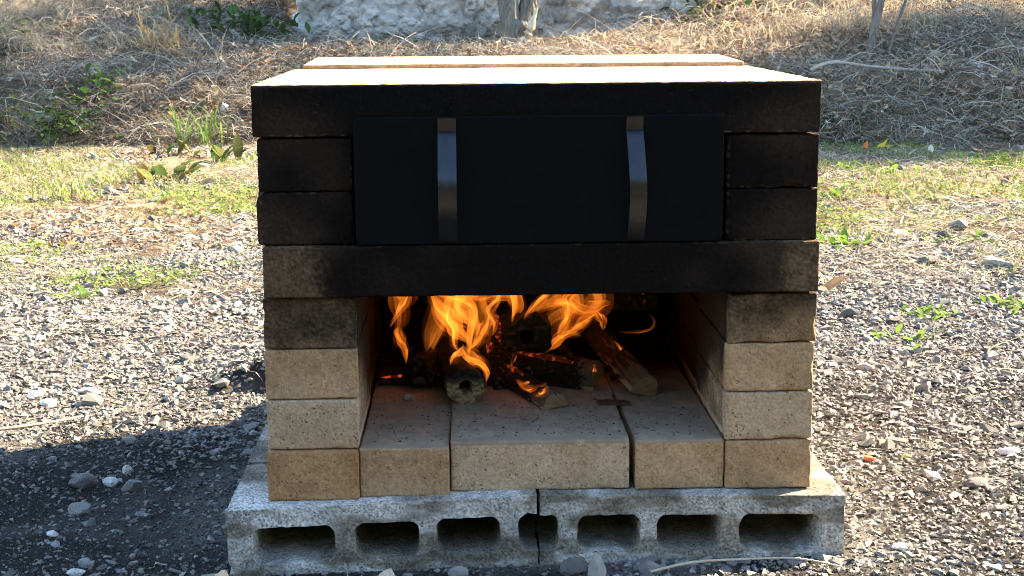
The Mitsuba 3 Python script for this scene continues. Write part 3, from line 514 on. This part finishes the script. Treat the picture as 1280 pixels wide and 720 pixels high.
for i, (x0, y0, h, seed, lv) in enumerate([(6.5, 7.9, 2.2, 51, 7000), (6.0, 12.5, 5.6, 52, 9000), (8.4, 12.3, 5.4, 53, 9000), (4.5, 14.4, 5.2, 54, 9000)]):
    key = thing('evergreen_tree', ['low evergreen tree to the right of the bank whose shade falls on its foot', 'tall evergreen tree up the slope beyond the right end of the bank', 'tall evergreen tree up the slope, farthest to the right', 'tall evergreen tree highest up the slope behind the sapling'][i], 'tree')
    z0 = float(height(x0, y0)) - .1
    put('trunk', tube_mesh(smooth_line([(x0, y0, z0), (x0 + .1, y0, z0 + h * .5), (x0 - .05, y0 + .1, z0 + h)], 12), np.linspace(.19, .12, 12), 14, .25, i), 'mat_bark', key, smooth=True)
    k_ = .50 if i == 0 else 1
    crown_of((x0 - .05, y0 + .1, z0 + h - .05), [((.6, .3, .8), 1.5 * k_), ((-.7, .2, .7), 1.5 * k_), ((.1, -.7, .8), 1.4 * k_), ((0, .1, 1), 1.7 * k_), ((-.3, .8, .6), 1.3 * k_)], lv, (.24 if i == 0 else .30), .10, seed, EVER, .085, key)

hk = thing('added_hedge', 'unseen wall of dark foliage added beyond the viewpoint to block low light on the oven', 'added_hedge')  # unseen foliage, added to cut the low light reaching the oven front
hm = trimesh.creation.icosphere(5, 1.0); p = np.array(hm.vertices); p = np.sign(p) * np.abs(p) ** .55; p = p * [11.0, .9, 2.1] + [0, -7.6, 2.0]; p = p + unit(p - [0, -7.6, 2.0]) * (meshkit.fbm(p * 1.3, 3, 61)[:, None] - .5) * .9
put('foliage_mass', tm(p, hm.faces), 'mat_stone', hk, smooth=True, color=np.array((.028, .042, .016)) * (.6 + .8 * meshkit.fbm(p * 5, 3, 62))[:, None], kind='stuff')
sel = rng.integers(0, len(p), 9000); m, c_ = scatter(LCARDS, p[sel] + rng.normal(0, .09, (9000, 3)), rot_random(9000), np.tile([.09, .055, .09], (9000, 1)), palette(9000, EVER, .25))
put('foliage', m, 'mat_leaf', hk, color=c_, kind='stuff')

# ------------------------------------------------------------------ concrete blocks
def block_mesh(x0, y0, z0, mirror, roll, seed, detail):
    L, D, H = .388, .19, .1
    outer = m3.CrossSection([[(0, 0), (L, 0), (L, H), (0, H)]])
    def hole(a, b, lo=.027, hi=.0755, r=.013):
        return m3.CrossSection([[(a + r, lo + r), (b - r, lo + r), (b - r, hi - r), (a + r, hi - r)]]).offset(r, m3.JoinType.Round, 2, 24)
    cs = outer
    for a, b in ((.030, .134), (.157, .239), (.260, .341), (.364, .420)): cs = cs - hole(a, b)
    mf = m3.Manifold.extrude(cs, D, int(12 if detail else 1)).refine_to_length(.0085 if detail else .03)
    mm = mf.to_mesh(); p = np.array(mm.vert_properties[:, :3], float); f = np.array(mm.tri_verts)
    p = np.c_[p[:, 0], -p[:, 2] + D, p[:, 1]] if False else np.c_[p[:, 0], p[:, 2], p[:, 1]]
    f = f[:, ::-1]
    if mirror: p[:, 0] = L - p[:, 0]; f = f[:, ::-1]
    if detail:
        nn = np.array(tm(p, f).vertex_normals); p = p + nn * ((meshkit.fbm(p * 130 + seed * 9, 3) - .5) * .0030 + (meshkit.noise(p * 45 + seed) - .5) * .0022 - .0035 * np.clip(meshkit.noise(p * 75 + seed * 2) - .72, 0, 1) * 4)[:, None]
    x = p[:, 0] - L / 2; z = p[:, 2] - H
    p = np.c_[x0 + L / 2 + x * math.cos(roll) - z * math.sin(roll), y0 + p[:, 1], z0 + x * math.sin(roll) + z * math.cos(roll)]
    return tm(p, f)
for r in range(4):
    for side in (0, 1):
        j = [(-.396, -.0315, .0975, .022), (-.003, -.023, .0975, -.012), (-.397, .163, .0962, .014), (-.004, .172, .0966, -.01), (-.395, .357, .096, .01), (-.002, .366, .096, -.01), (-.396, .552, .096, .01), (0, .560, .096, -.01)][2 * r + side]
        lab = ['front left grey concrete block with open cores, under the brick oven', 'front right grey concrete block with open cores, under the brick oven', 'grey concrete block behind the front left one, its top corner showing left of the bricks', 'grey concrete block hidden behind the front right one', 'left grey concrete block of the third row back, hidden under the oven', 'right grey concrete block of the third row back, hidden under the oven', 'rear left grey concrete block, hidden under the oven', 'rear right grey concrete block, hidden under the oven'][2 * r + side]
        m = block_mesh(j[0], j[1], j[2], side == 1, j[3], 2 * r + side, r == 0)
        if r == 0:
            q = np.array(m.vertices); yaw = (.075 if side == 0 else -.012) * .5; q[:, 1] += (q[:, 0] - (j[0] + .194)) * yaw; m = tm(q, m.faces)
        put('concrete_block', m, 'mat_concrete', smooth=30, label=lab, cat='concrete block', group='concrete blocks under the oven')

# ------------------------------------------------------------------ the oven
oven = thing('brick_oven', 'stacked firebrick oven with a black steel door and a fire burning in its lower opening', 'oven')
br = random.Random(5)
def brick(lo, hi, mat, h=.009, label=None, rot=0.0, chip=1.0, name='brick', r=.0028):
    put(name, brick_mesh(lo, hi, h, r, chip, br.randrange(1000), .0004, rot), mat, oven, smooth=40, label=label)
ZL = [.0955, .1600, .2250, .2895, .3550, .4205, .4868, .5525]; ZR = [.0975, .1625, .2258, .2890, .3530, .4190, .4850, .5520]
XL = [(-.3470, -.2318), (-.3450, -.2308), (-.3455, -.2304), (-.3458, -.2307), None, (-.3486, -.2311), (-.3450, -.2300)]
XR = [(.2347, .3453), (.2334, .3454), (.2332, .3455), (.2345, .3464), None, (.2286, .3430), (.2285, .3434)]
ML = ['mat_brick_orange', 'mat_brick_pale', 'mat_brick_tan', 'mat_brick_smoked', None, 'mat_brick_black', 'mat_brick_black']
MR = ['mat_brick_tan', 'mat_brick_pale', 'mat_brick_tan', 'mat_brick_smoked', None, 'mat_brick_black', 'mat_brick_black']
LB = ['orange-brown brick', None, None, 'smoke-stained brick', None, 'soot-blackened brick', 'soot-blackened brick']
fy = [-.012, -.003, -.001, .0, 0, .001, 0]
for c in range(7):
    if XL[c] is None: continue
    for X_, Z_, M_, sgn in ((XL, ZL, ML, -1), (XR, ZR, MR, 1)):
        for d in range(3):
            jx = (0, .004 * sgn + br.uniform(-.002, .002), 0)[d]; y0 = d * .231 + (fy[c] if sgn < 0 else 0) + br.uniform(0, .0015)
            brick((X_[c][0] + jx, y0, Z_[c] + .0006), (X_[c][1] + jx, y0 + .2295, Z_[c + 1] - .0008), M_[c], .0085 if d == 0 else .02, LB[c] if d == 0 and (sgn < 0 or c > 2) else None, br.uniform(-.004, .004), 1.6 if d == 0 else 1)
# back wall, chamber floor, slabs
for c in range(7):
    for i in range(2):
        x0 = -.2298 + i * .2302
        brick((x0, .574, .0985 + c * .0648), (x0 + .2290, .688, .0985 + c * .0648 + .0638), 'mat_brick_black', .02)
brick((-.2295, -.006, .0970), (-.1164, .2245, .1612), 'mat_brick_tan', .0085, 'floor brick with an orange-tan front end', -.012)
brick((-.1155, .003, .1000), (.1122, .2335, .1660), 'mat_brick_pale', .0085, 'wide floor brick in the middle of the hearth', 0)
brick((.1192, .002, .0990), (.2325, .2325, .1645), 'mat_brick_tan', .0085, 'floor brick with a gap at its left', .006)
for i in range(3): brick(([-.2295, -.1150, .1165][i], [.227, .236, .235][i], .0975), ([-.1165, .1145, .2320][i], .4655, [.1607, .1650, .1640][i]), 'mat_brick_pale', .015)
for i in range(2): brick(([-.2295, .0005][i], .4675, .0975), ([-.0005, .2305][i], .5725, .1625), 'mat_brick_smoked', .02)
put('lintel_slab', brick_mesh((-.3425, -.0085, .3562), (.3455, .225, .4196), .0085, .0026, 1, 44), 'mat_brick_smoked', oven, smooth=40, label='long slab above the fire mouth, blackened in the middle and brown at its ends')
for i in range(2): put('lintel_slab', brick_mesh((-.344, .2265 + .231 * i, .3565), (.344, .456 + .231 * i, .4194), .03, .0026, 1, 45 + i), 'mat_brick_black', oven, smooth=40)
put('top_slab', brick_mesh((-.3495, -.004, .5540), (.3430, .4585, .6172), .0085, .0026, 1.5, 51), 'mat_slab', oven, smooth=40, label='front top slab, its face blackened by soot and its sunlit top bare')
m = brick_mesh((-.336, .4640, .5560), (.336, .695, .6195), .012, .0026, 1, 52); v = np.array(m.vertices); v[:, 2] += .004 + (v[:, 1] - .464) * .018; m = tm(v, m.faces)
put('top_slab', m, 'mat_slab', oven, smooth=40, label='rear top slab, a little proud of the front one')
# steel door: rounded plate standing on the lip of the lintel slab
def rounded_plate(x0, x1, z0, z1, y0, t, r):
    cs = m3.CrossSection([[(x0 + r, z0 + r), (x1 - r, z0 + r), (x1 - r, z1 - r), (x0 + r, z1 - r)]]).offset(r, m3.JoinType.Round, 2, 40)
    e = .0012; P = []
    for off, yy in ((-e, 0), (0, e), (0, t - e), (-e, t)):
        pol = cs.offset(off, m3.JoinType.Round, 2, 40).to_polygons()[0] if off else cs.to_polygons()[0]
        P.append(np.c_[pol[:, 0], np.full(len(pol), yy), pol[:, 1]])
    k = min(len(a) for a in P); P = [a[np.linspace(0, len(a) - 1, k).round().astype(int)] for a in P]
    V = np.vstack(P + [P[0].mean(0)[None], P[-1].mean(0)[None]]); f = []; jj = np.arange(k); n2 = (jj + 1) % k
    for a in range(3): f += np.stack([a * k + jj, (a + 1) * k + n2, a * k + n2], -1).tolist() + np.stack([a * k + jj, (a + 1) * k + jj, (a + 1) * k + n2], -1).tolist()
    f += np.stack([jj, n2, jj * 0 + 4 * k], -1).tolist() + np.stack([3 * k + n2, 3 * k + jj, jj * 0 + 4 * k + 1], -1).tolist()
    V[:, 1] = V[:, 1] + y0; m = tm(V, np.array(f)); m.fix_normals(); return m
door = put('door', rounded_plate(-.2272, .2236, .4215, .5775, -.0088, .0035, .008), 'mat_door', oven, label='black steel door plate with two strap handles')
def strap(x, w, seed, twist=0.0, t=.0028):
    # welded flat at the top, bent sharply outwards, bowing back to the plate at the bottom
    prof = [(-.0165, .5765), (-.0112, .5600)]; s = np.linspace(0, 1, 31)[1:]
    prof += [(-.0112 - .047 * (1 - ((.06 + (2 * a - 1) ** 2) / 1.06) ** .74), .5600 - .1345 * a) for a in s]
    P = np.array(prof); tg = unit(np.gradient(P, axis=0)); nr = np.c_[tg[:, 1], -tg[:, 0]]; n = len(P); V = []
    for k in range(n):
        xc = x + twist * sstep(.2, 1, k / n)
        for dx, dn in ((-w / 2, t / 2), (w / 2, t / 2), (w / 2, -t / 2), (-w / 2, -t / 2)):
            V.append((xc + dx, P[k, 0] + nr[k, 0] * dn, P[k, 1] + nr[k, 1] * dn))
    f = []
    for k in range(n - 1):
        for j in range(4): a, b = 4 * k + j, 4 * k + (j + 1) % 4; f += [[a, b, b + 4], [a, b + 4, a + 4]]
    f += [[0, 2, 1], [0, 3, 2], [4 * n - 4, 4 * n - 3, 4 * n - 2], [4 * n - 4, 4 * n - 2, 4 * n - 1]]
    m = tm(np.array(V), np.array(f)); m.fix_normals(); return m
put('handle', strap(-.1142, .0222, 1), 'mat_handle', door, smooth=25, label='left bowed steel strap handle'); put('handle', strap(.1135, .0205, 2, .002), 'mat_handle', door, smooth=25, label='right bowed steel strap handle')

# ------------------------------------------------------------------ fuel
def log_mesh(a, b, poly, taper=1.0, burn=1.0, seed=0, rough=.0035, rings=26, spin=0.0, taper_end=.75):
    """a split log from a to b; poly = its cross-section; uv: round the section, along the length (end grain below zero)"""
    a, b = np.array(a, float), np.array(b, float); t = unit(b - a); s = unit(np.cross(t, [0, 0, 1.0])); u = np.cross(s, t)
    P = np.array(poly, float); seg = np.vstack([P, P[:1]]); L = np.r_[0, np.cumsum(np.linalg.norm(np.diff(seg, axis=0), axis=1))]; k = 40
    q = np.linspace(0, L[-1], k + 1); R = np.c_[np.interp(q, L, seg[:, 0]), np.interp(q, L, seg[:, 1])]; c, si = math.cos(spin), math.sin(spin); R = np.c_[R[:, 0] * c - R[:, 1] * si, R[:, 0] * si + R[:, 1] * c]
    V, U = [], []; v = np.linspace(0, 1, rings)
    for i, w in enumerate(v):
        sc = taper * (1 - (1 - taper_end) * max(0, (w - .8) / .2) ** 2); ctr = a + (b - a) * w
        pp = ctr + (R[:, :1] * s + R[:, 1:] * u) * sc; V.append(pp); U.append(np.c_[np.linspace(0, 1, k + 1), np.full(k + 1, w * burn)])
    V, U = np.vstack(V), np.vstack(U); rad = V - (a + np.outer((V - a) @ t / np.linalg.norm(b - a), b - a)); nn = unit(rad)
    d = (meshkit.fbm(np.c_[U[:, 0] * 0 + nn[:, 0] * 9, nn[:, 2] * 9, U[:, 1] * 3.5] + seed * 5, 4) - .5) * 2 + .8 * U[:, 1] * (meshkit.noise(V * 120 + seed) - .5)
    V = V + nn * (d * rough)[:, None]; f = []; kk = k + 1
    for i in range(rings - 1):
        for j in range(k): A, B = i * kk + j, i * kk + j + 1; f += [[A, B, B + kk], [A, B + kk, A + kk]]
    for i, vv in ((0, -.05), (rings - 1, 1.0)):
        base = len(V); ring = V[i * kk:(i + 1) * kk]; V = np.vstack([V, ring, ring.mean(0)[None]]); U = np.vstack([U, np.c_[U[i * kk:(i + 1) * kk, 0], np.full(kk, vv)], [[.5, vv]]])
        for j in range(k): f += [[base + j + 1, base + j, base + kk]] if i == 0 else [[base + j, base + j + 1, base + kk]]
    m = tm(V, np.array(f)); vol = m.volume
    return (m if vol > 0 else tm(V, np.array(f)[:, ::-1])), U
def split_log(label, a, b, poly, seed, mat='mat_wood', name='split_log', **k):
    m, U = log_mesh(a, b, poly, seed=seed, **k); key = put(name, m, mat, label=label, cat='firewood', smooth=True, uv=U); return key
TRI = lambda r: [(-r, -.62 * r), (r, -.62 * r), (1.02 * r, -.1 * r), (.45 * r, .75 * r), (-.15 * r, .9 * r), (-.75 * r, .35 * r)]
HALF = lambda r: [(-1.1 * r, -.5 * r), (1.1 * r, -.5 * r), (.9 * r, .2 * r), (.35 * r, .62 * r), (-.35 * r, .62 * r), (-.9 * r, .2 * r)]
def emb(parent, pts, r, seed, label='glowing red embers'):
    P = smooth_line(pts, 16); k = 11; ang = np.linspace(0, 2 * np.pi, k); t = unit(np.gradient(P, axis=0)); a = unit(np.cross(t, [0, 0, 1.0])); b = np.cross(t, a); w = np.linspace(0, 1, 16)
    ring = np.cos(ang)[None, :, None] * a[:, None] + .6 * np.sin(ang)[None, :, None] * b[:, None]; rr = r * np.sin(np.pi * (.04 + .92 * w)) ** .4
    V = P[:, None] + ring * rr[:, None, None]; V = V + ring * (rr[:, None] * (meshkit.fbm(V * 90 + seed, 3) - .5) * 1.3)[..., None]; V[:, -1] = V[:, 0]
    i, j = np.meshgrid(np.arange(15), np.arange(k - 1), indexing='ij'); q = np.stack([i * k + j, i * k + j + 1, (i + 1) * k + j + 1, (i + 1) * k + j], -1).reshape(-1, 4); f = np.vstack([q[:, [0, 1, 2]], q[:, [0, 2, 3]]])
    m = tm(V.reshape(-1, 3), f); nr = np.cross(m.vertices[f[:, 1]] - m.vertices[f[:, 0]], m.vertices[f[:, 2]] - m.vertices[f[:, 0]])
    if ((m.vertices[f[:, 0]] - np.repeat(P, k, 0)[f[:, 0]]) * nr).sum() < 0: m = tm(V.reshape(-1, 3), f[:, ::-1])
    U = np.stack(np.broadcast_arrays(.01 + .98 * ang[None] / 6.2832, .01 + .98 * w[:, None]), -1).reshape(-1, 2); put('ember', m, 'mat_ember', parent, smooth=True, uv=U, label=label, emitter={'type': 'area', 'radiance': proc(ember_glow)})
l1 = split_log('split log lying diagonally at the right of the fire, charred at its rear', (.159, .212, .179), (.098, .43, .222), TRI(.0205), 1, spin=-.35, burn=.42)
l2 = split_log('short split log at the front of the fire, pale-ended and charred on top', (.026, .150, .176), (-.043, .325, .184), HALF(.017), 2, spin=.15, burn=.9)
emb(l2, [(-.012, .235, .1915), (-.028, .28, .193), (-.038, .305, .193)], .0045, 2)
l3 = split_log('thick charred log lying crosswise in the middle of the fire, its right end pale', (.094, .258, .187), (-.055, .335, .194), TRI(.0235), 3, spin=.5, burn=1.6)
emb(l3, [(.06, .258, .2045), (.02, .279, .209), (-.02, .298, .211)], .0065, 3)
l4 = split_log('thin charred stick lying on the hearth at the left side', (-.226, .315, .172), (-.130, .33, .173), HALF(.011), 4, mat='mat_char')
emb(l4, [(-.22, .3065, .1745), (-.19, .309, .176), (-.16, .314, .176)], .0035, 4)
l5 = split_log('burnt black log end at the left of the fire, behind the briquette with a hole', (-.166, .285, .187), (-.10, .46, .195), TRI(.027), 5, mat='mat_char', rough=.006)
l6 = split_log('charred log lying across the back of the fire, high under the slab', (.205, .47, .262), (-.15, .49, .268), TRI(.031), 6, mat='mat_char', rough=.005)
l7 = split_log('charred log leaning at the back of the fire, glowing red between the briquettes', (-.030, .335, .178), (-.075, .47, .268), TRI(.023), 7, mat='mat_char', rough=.005)
emb(l7, [(-.026, .325, .200), (-.042, .36, .228), (-.058, .40, .254)], .011, 7)
emb(l7, [(-.052, .325, .185), (-.06, .36, .212), (-.074, .40, .236)], .007, 8)
def briquette(label, a, b, r, hole, mat, seed, rough):
    a, b = np.array(a, float), np.array(b, float); L = float(np.linalg.norm(b - a)); t = unit(b - a); s = unit(np.cross(t, [0, 0, 1.0])); u = np.cross(s, t)
    o = m3.CrossSection([[(r * math.cos(w), r * math.sin(w)) for w in np.arange(8) * math.pi / 4 + math.pi / 8]]).offset(-.004, m3.JoinType.Round, 2, 24).offset(.004, m3.JoinType.Round, 2, 24)
    mf = m3.Manifold.extrude(o - m3.CrossSection.circle(hole, 24), L, 10).refine_to_length(.0055).to_mesh(); p = np.array(mf.vert_properties[:, :3], float); f = np.array(mf.tri_verts); nn = np.array(tm(p, f).vertex_normals)
    p = p + nn * ((meshkit.fbm(p * 140 + seed * 3, 3) - .5) * 2 * rough)[:, None]
    w = a + p[:, :1] * s + p[:, 1:2] * u + p[:, 2:] * t; m = tm(w, f)
    if m.volume < 0: m = tm(w, f[:, ::-1])
    return put('sawdust_briquette', m, mat, label=label, cat='firewood', smooth=40)
briquette('brown pressed-sawdust briquette with a round hole, lying at the front of the fire', (-.0955, .182, .1905), (-.118, .385, .1985), .0275, .0098, 'mat_briquette', 1, .0016)
b2 = briquette('black burnt briquette lying on top in the middle of the fire, its hole facing out', (-.004, .308, .2315), (-.014, .50, .240), .0385, .0105, 'mat_char', 2, .003)
for i, (a_, b_, r_, w_) in enumerate([((-.045, .262, .171), (-.075, .40, .20), .010, 'thin charred stick beside the front briquette, right of it'), ((.03, .30, .178), (-.05, .42, .235), .011, 'thin charred stick leaning behind the crosswise log'), ((.07, .36, .175), (.02, .46, .225), .012, 'charred stick leaning at the back, left of the diagonal log'), ((-.13, .36, .172), (-.05, .44, .215), .012, 'charred stick leaning at the back, left of the middle'), ((.14, .40, .171), (.06, .50, .19), .011, 'charred stick lying at the back right of the hearth')]):
    split_log(w_, a_, b_, TRI(r_), 20 + i, mat='mat_char', rough=.003, name='charred_stick')
n = 210; pos = np.c_[rng.normal(-.04, .075, n), rng.uniform(.27, .50, n)]; rr = rng.uniform(.004, .011, n)
m, c_ = scatter(ROCKS, np.c_[pos, .1665 + rr * .5 + rng.uniform(0, .012, n)], rot_random(n), rr[:, None] * np.stack([rng.uniform(.9, 1.6, n), rng.uniform(.7, 1.1, n), rng.uniform(.6, 1, n)], -1), palette(n, [(.012, .011, .011), (.02, .018, .018), (.035, .03, .028), (.16, .15, .145)], .2, [.45, .3, .17, .08]))
put('charcoal_bed', m, 'mat_stone', color=c_, kind='stuff', label='heap of black charcoal and grey ash under the burning logs', cat='charcoal')
chip_m = chip_mesh((.108, .175, .1672), .045, .020, .004, .1, .05, 9); put('bark_flake', chip_m, 'mat_stone', color=np.tile((.075, .045, .033), (len(chip_m.vertices), 1)), label='dark flake of bark lying on the hearth at the right', cat='bark')
pos = np.c_[rng.uniform(-.22, .22, 900), np.abs(rng.normal(0, .11, 900)) + .02][:430]; pos = pos[pos[:, 1] < .33]; n = len(pos); fz = np.where(pos[:, 0] < -.116, .1616, np.where(pos[:, 0] < .1155, .1664, .1649)); keep = (pos[:, 1] > .015); pos, fz = pos[keep], fz[keep]; n = len(pos)
S = np.stack([rng.uniform(.001, .0034, n), rng.uniform(.0008, .0018, n), rng.uniform(.0004, .001, n)], -1); m, c_ = scatter(GRIT, np.c_[pos, fz + .0003], rot_random(n, .2), S, palette(n, [(.02, .018, .017), (.05, .042, .036), (.012, .011, .011)], .3))
put('charcoal_crumbs', m, 'mat_stone', color=c_, kind='stuff', label='fine black charcoal crumbs scattered over the hearth bricks', cat='charcoal')
m = lump((-.176, .225, .166), (.009, .006, .005), 61, 2); put('ash_flake', m, 'mat_stone', color=np.tile((.34, .33, .33), (len(m.vertices), 1)), label='pale flake of ash on the hearth at the left', cat='ash')

# ------------------------------------------------------------------ the fire
FL = [
    (0.235, [(-91, 221, 2.8), (-89, 240, 6.2), (-87, 260, 7.3), (-83, 279, 8.5), (-87, 293, 10.1), (-100, 302, 11.2), (-119, 307, 11.2), (-136, 311, 7.9)]),
    (0.255, [(-87, 233, 4.6), (-97, 247, 11.4), (-112, 261, 19.4), (-124, 278, 19.3), (-133, 292, 14.8), (-137, 308, 10.2), (-138, 330, 4)]),
    (0.25, [(-93, 225, 2.3), (-80, 238, 9.1), (-71, 255, 9.1), (-65, 269, 5.7), (-61, 285, 1.7)]),
    (0.2, [(-67, 190, 1.1), (-66, 204, 5.0), (-74, 219, 10.0), (-87, 229, 12.2), (-97, 241, 8.9), (-100, 248, 1.7)]),
    (0.22, [(-117, 215, 1.7), (-111, 224, 5.6), (-103, 232, 5.6), (-99, 241, 1.7)]),
    (0.265, [(-86, 245, 8.0), (-83, 259, 17.2), (-97, 275, 20.6), (-108, 289, 19.4), (-102, 305, 17.1), (-100, 335, 5)]),
    (0.3, [(-182, 197, 1.2), (-183, 212, 4.7), (-188, 229, 8.2), (-192, 243, 9.3), (-191, 251, 4.6)]),
    (0.31, [(-204, 253, 2.3), (-197, 264, 2.9), (-189, 277, 8.2), (-182, 288, 11.6), (-180, 300, 14.0), (-180, 330, 4)]),
    (0.3, [(-154, 216, 1.2), (-146, 226, 2.3), (-141, 238, 2.9), (-142, 249, 1.7)]),
    (0.32, [(-182, 197, 1.2), (-171, 191, 1.8), (-157, 193, 1.8), (-148, 202, 1.2)]),
    (0.3, [(-124, 295, 4.6), (-96, 296, 8.1), (-67, 295, 9.3), (-38, 295, 8.1), (-17, 296, 4.6)]),
    (0.3, [(-28, 250, 2.3), (-23, 264, 6.4), (-20, 279, 11.6), (-23, 293, 13.9), (-27, 302, 11.6), (-28, 335, 4)]),
    (0.29, [(-10, 262, 1.7), (1, 276, 4.6), (11, 287, 6.4), (23, 299, 6.9), (30, 325, 3)]),
    (0.32, [(7, 265, 3.5), (28, 276, 10.6), (50, 282, 14.1), (74, 273, 15.3), (96, 272, 14.1), (111, 278, 7.1), (120, 279, 1.8)]),
    (0.3, [(105, 245, 2.3), (105, 255, 5.8), (98, 265, 7.0), (90, 271, 4.7)]),
    (0.33, [(21, 204, 1.2), (31, 216, 7.1), (41, 227, 8.9), (59, 232, 7.1), (76, 230, 1.8)]),
    (0.34, [(42, 221, 3.0), (49, 239, 8.9), (54, 256, 9.5), (53, 272, 9.5), (34, 284, 14.2)]),
    (0.33, [(34, 228, 1.8), (28, 241, 3.5), (32, 249, 1.8)]),
    (0.33, [(52, 230, 4.7), (71, 246, 10.6), (88, 259, 9.5), (104, 268, 4.7)]),
    (0.26, [(-25, 188, 1.2), (-29, 201, 2.3), (-25, 212, 2.3), (-22, 219, 1.1)]),
    (0.2, [(-25, 194, 1.7), (-12, 187, 5.0), (5, 184, 5.6), (17, 190, 2.2)]),
    (0.16, [(-1, 185, 1.7), (8, 188, 4.6), (18, 194, 2.2)]),
    (0.25, [(84, 190, 1.2), (88, 197, 3.5), (86, 206, 1.2)]),
    (0.31, [(129, 199, 1.8), (136, 205, 3.5), (132, 214, 2.9), (124, 222, 1.2)]),
    (0.44, [(143, 210, 1.3), (172, 209, 1.9), (193, 215, 2.5), (198, 225, 2.5), (192, 236, 1.3)]),
    (0.44, [(178, 248, 2.5), (183, 261, 5.0), (181, 271, 3.7)]),
    (0.34, [(-150, 195, 5), (-146, 225, 16), (-128, 262, 25), (-112, 300, 26), (-108, 345, 8)]),
    (0.36, [(-70, 205, 6), (-66, 240, 17), (-78, 275, 22), (-62, 308, 20), (-55, 345, 8)]),
    (0.37, [(15, 215, 6), (38, 245, 18), (62, 268, 25), (48, 300, 26), (30, 345, 8)]),
    (0.40, [(80, 225, 5), (92, 250, 15), (110, 272, 18), (96, 305, 16), (88, 345, 6)]),
    (0.40, [(-200, 215, 4), (-192, 245, 12), (-196, 280, 16), (-186, 315, 14), (-182, 345, 6)]),
    (0.235, [(-102, 226, 2), (-112, 243, 6), (-109, 262, 8), (-118, 281, 7), (-113, 300, 3)]),
    (0.27, [(-58, 246, 2), (-52, 262, 6), (-60, 280, 8), (-48, 300, 6), (-46, 325, 3)]),
    (0.30, [(44, 262, 2), (56, 276, 7), (52, 292, 8), (66, 308, 6), (68, 335, 3)]),
]
fire = thing('fire', 'orange wood fire with flickering flames licking up under the slab of the oven mouth', 'fire')
def flame_mesh(y0, tab, seed):
    r = np.random.default_rng(seed); L0 = smooth_line([(x / 1e3, y0, z / 1e3, w / 1e3) for x, z, w in tab], 34); VV, FF, UU, off = [], [], [], 0
    wide = max(w for _, _, w in tab) > 5; sides = 20
    layers = (1.0, .80, .58, .34) if wide else (1.0, .55)
    for li, layer in enumerate(layers):
        P = L0[:, :3].copy(); s = np.linspace(0, 1, 34); ph = r.uniform(0, 6, 3); rad = np.maximum(L0[:, 3] * layer, .0004) * np.sin(np.pi * np.clip(.06 + .9 * s, 0, 1)) ** .25
        P[:, 0] += (1 - layer) * L0[:, 3] * .5 * np.sin(5 * s + ph[0]); P[:, 1] += .012 * np.sin(3 * s + ph[1]) + .004 * np.sin(9 * s + ph[2])
        t = unit(np.gradient(P, axis=0)); a = unit(np.cross(t, [0, 1.0, 0])); b = np.cross(t, a); ang = np.linspace(0, 2 * np.pi, sides + 1)
        ring = np.cos(ang)[None, :, None] * a[:, None] + .75 * np.sin(ang)[None, :, None] * b[:, None]
        fl = 1 + .34 * np.sin(ang[None] * 2 + 7 * s[:, None] + ph[0]) * .5 + .22 * np.sin(ang[None] * 3 - 11 * s[:, None] + ph[1])
        V = (P[:, None] + ring * (rad[:, None] * fl)[..., None]); n = len(P); kk = sides + 1
        i, j = np.meshgrid(np.arange(n - 1), np.arange(sides), indexing='ij'); q = np.stack([i * kk + j, i * kk + j + 1, (i + 1) * kk + j + 1, (i + 1) * kk + j], -1).reshape(-1, 4)
        f = np.vstack([q[:, [0, 1, 2]], q[:, [0, 2, 3]]]); m = tm(V.reshape(-1, 3), f)
        nr = np.cross(m.vertices[f[:, 1]] - m.vertices[f[:, 0]], m.vertices[f[:, 2]] - m.vertices[f[:, 0]]); ctr = np.repeat(P, kk, 0)
        if ((m.vertices[f[:, 0]] - ctr[f[:, 0]]) * nr).sum() < 0: f = f[:, ::-1]
        VV.append(V.reshape(-1, 3)); FF.append(f + off); UU.append(np.stack(np.broadcast_arrays((li + .98 * ang[None] / 6.2832 + .01) / len(layers), .005 + .99 * s[:, None]), -1).reshape(-1, 2)); off += n * kk
    return tm(np.vstack(VV), np.vstack(FF)), np.vstack(UU)
for i, (y0, tab) in enumerate(FL):
    m, U = flame_mesh(y0, tab, i); put('flame', m, 'mat_flame', fire, smooth=True, uv=U, emitter={'type': 'area', 'radiance': proc(flame_faint if i in (8, 9, 24, 25, 26, 27, 28, 29, 30) else flame_glow)})
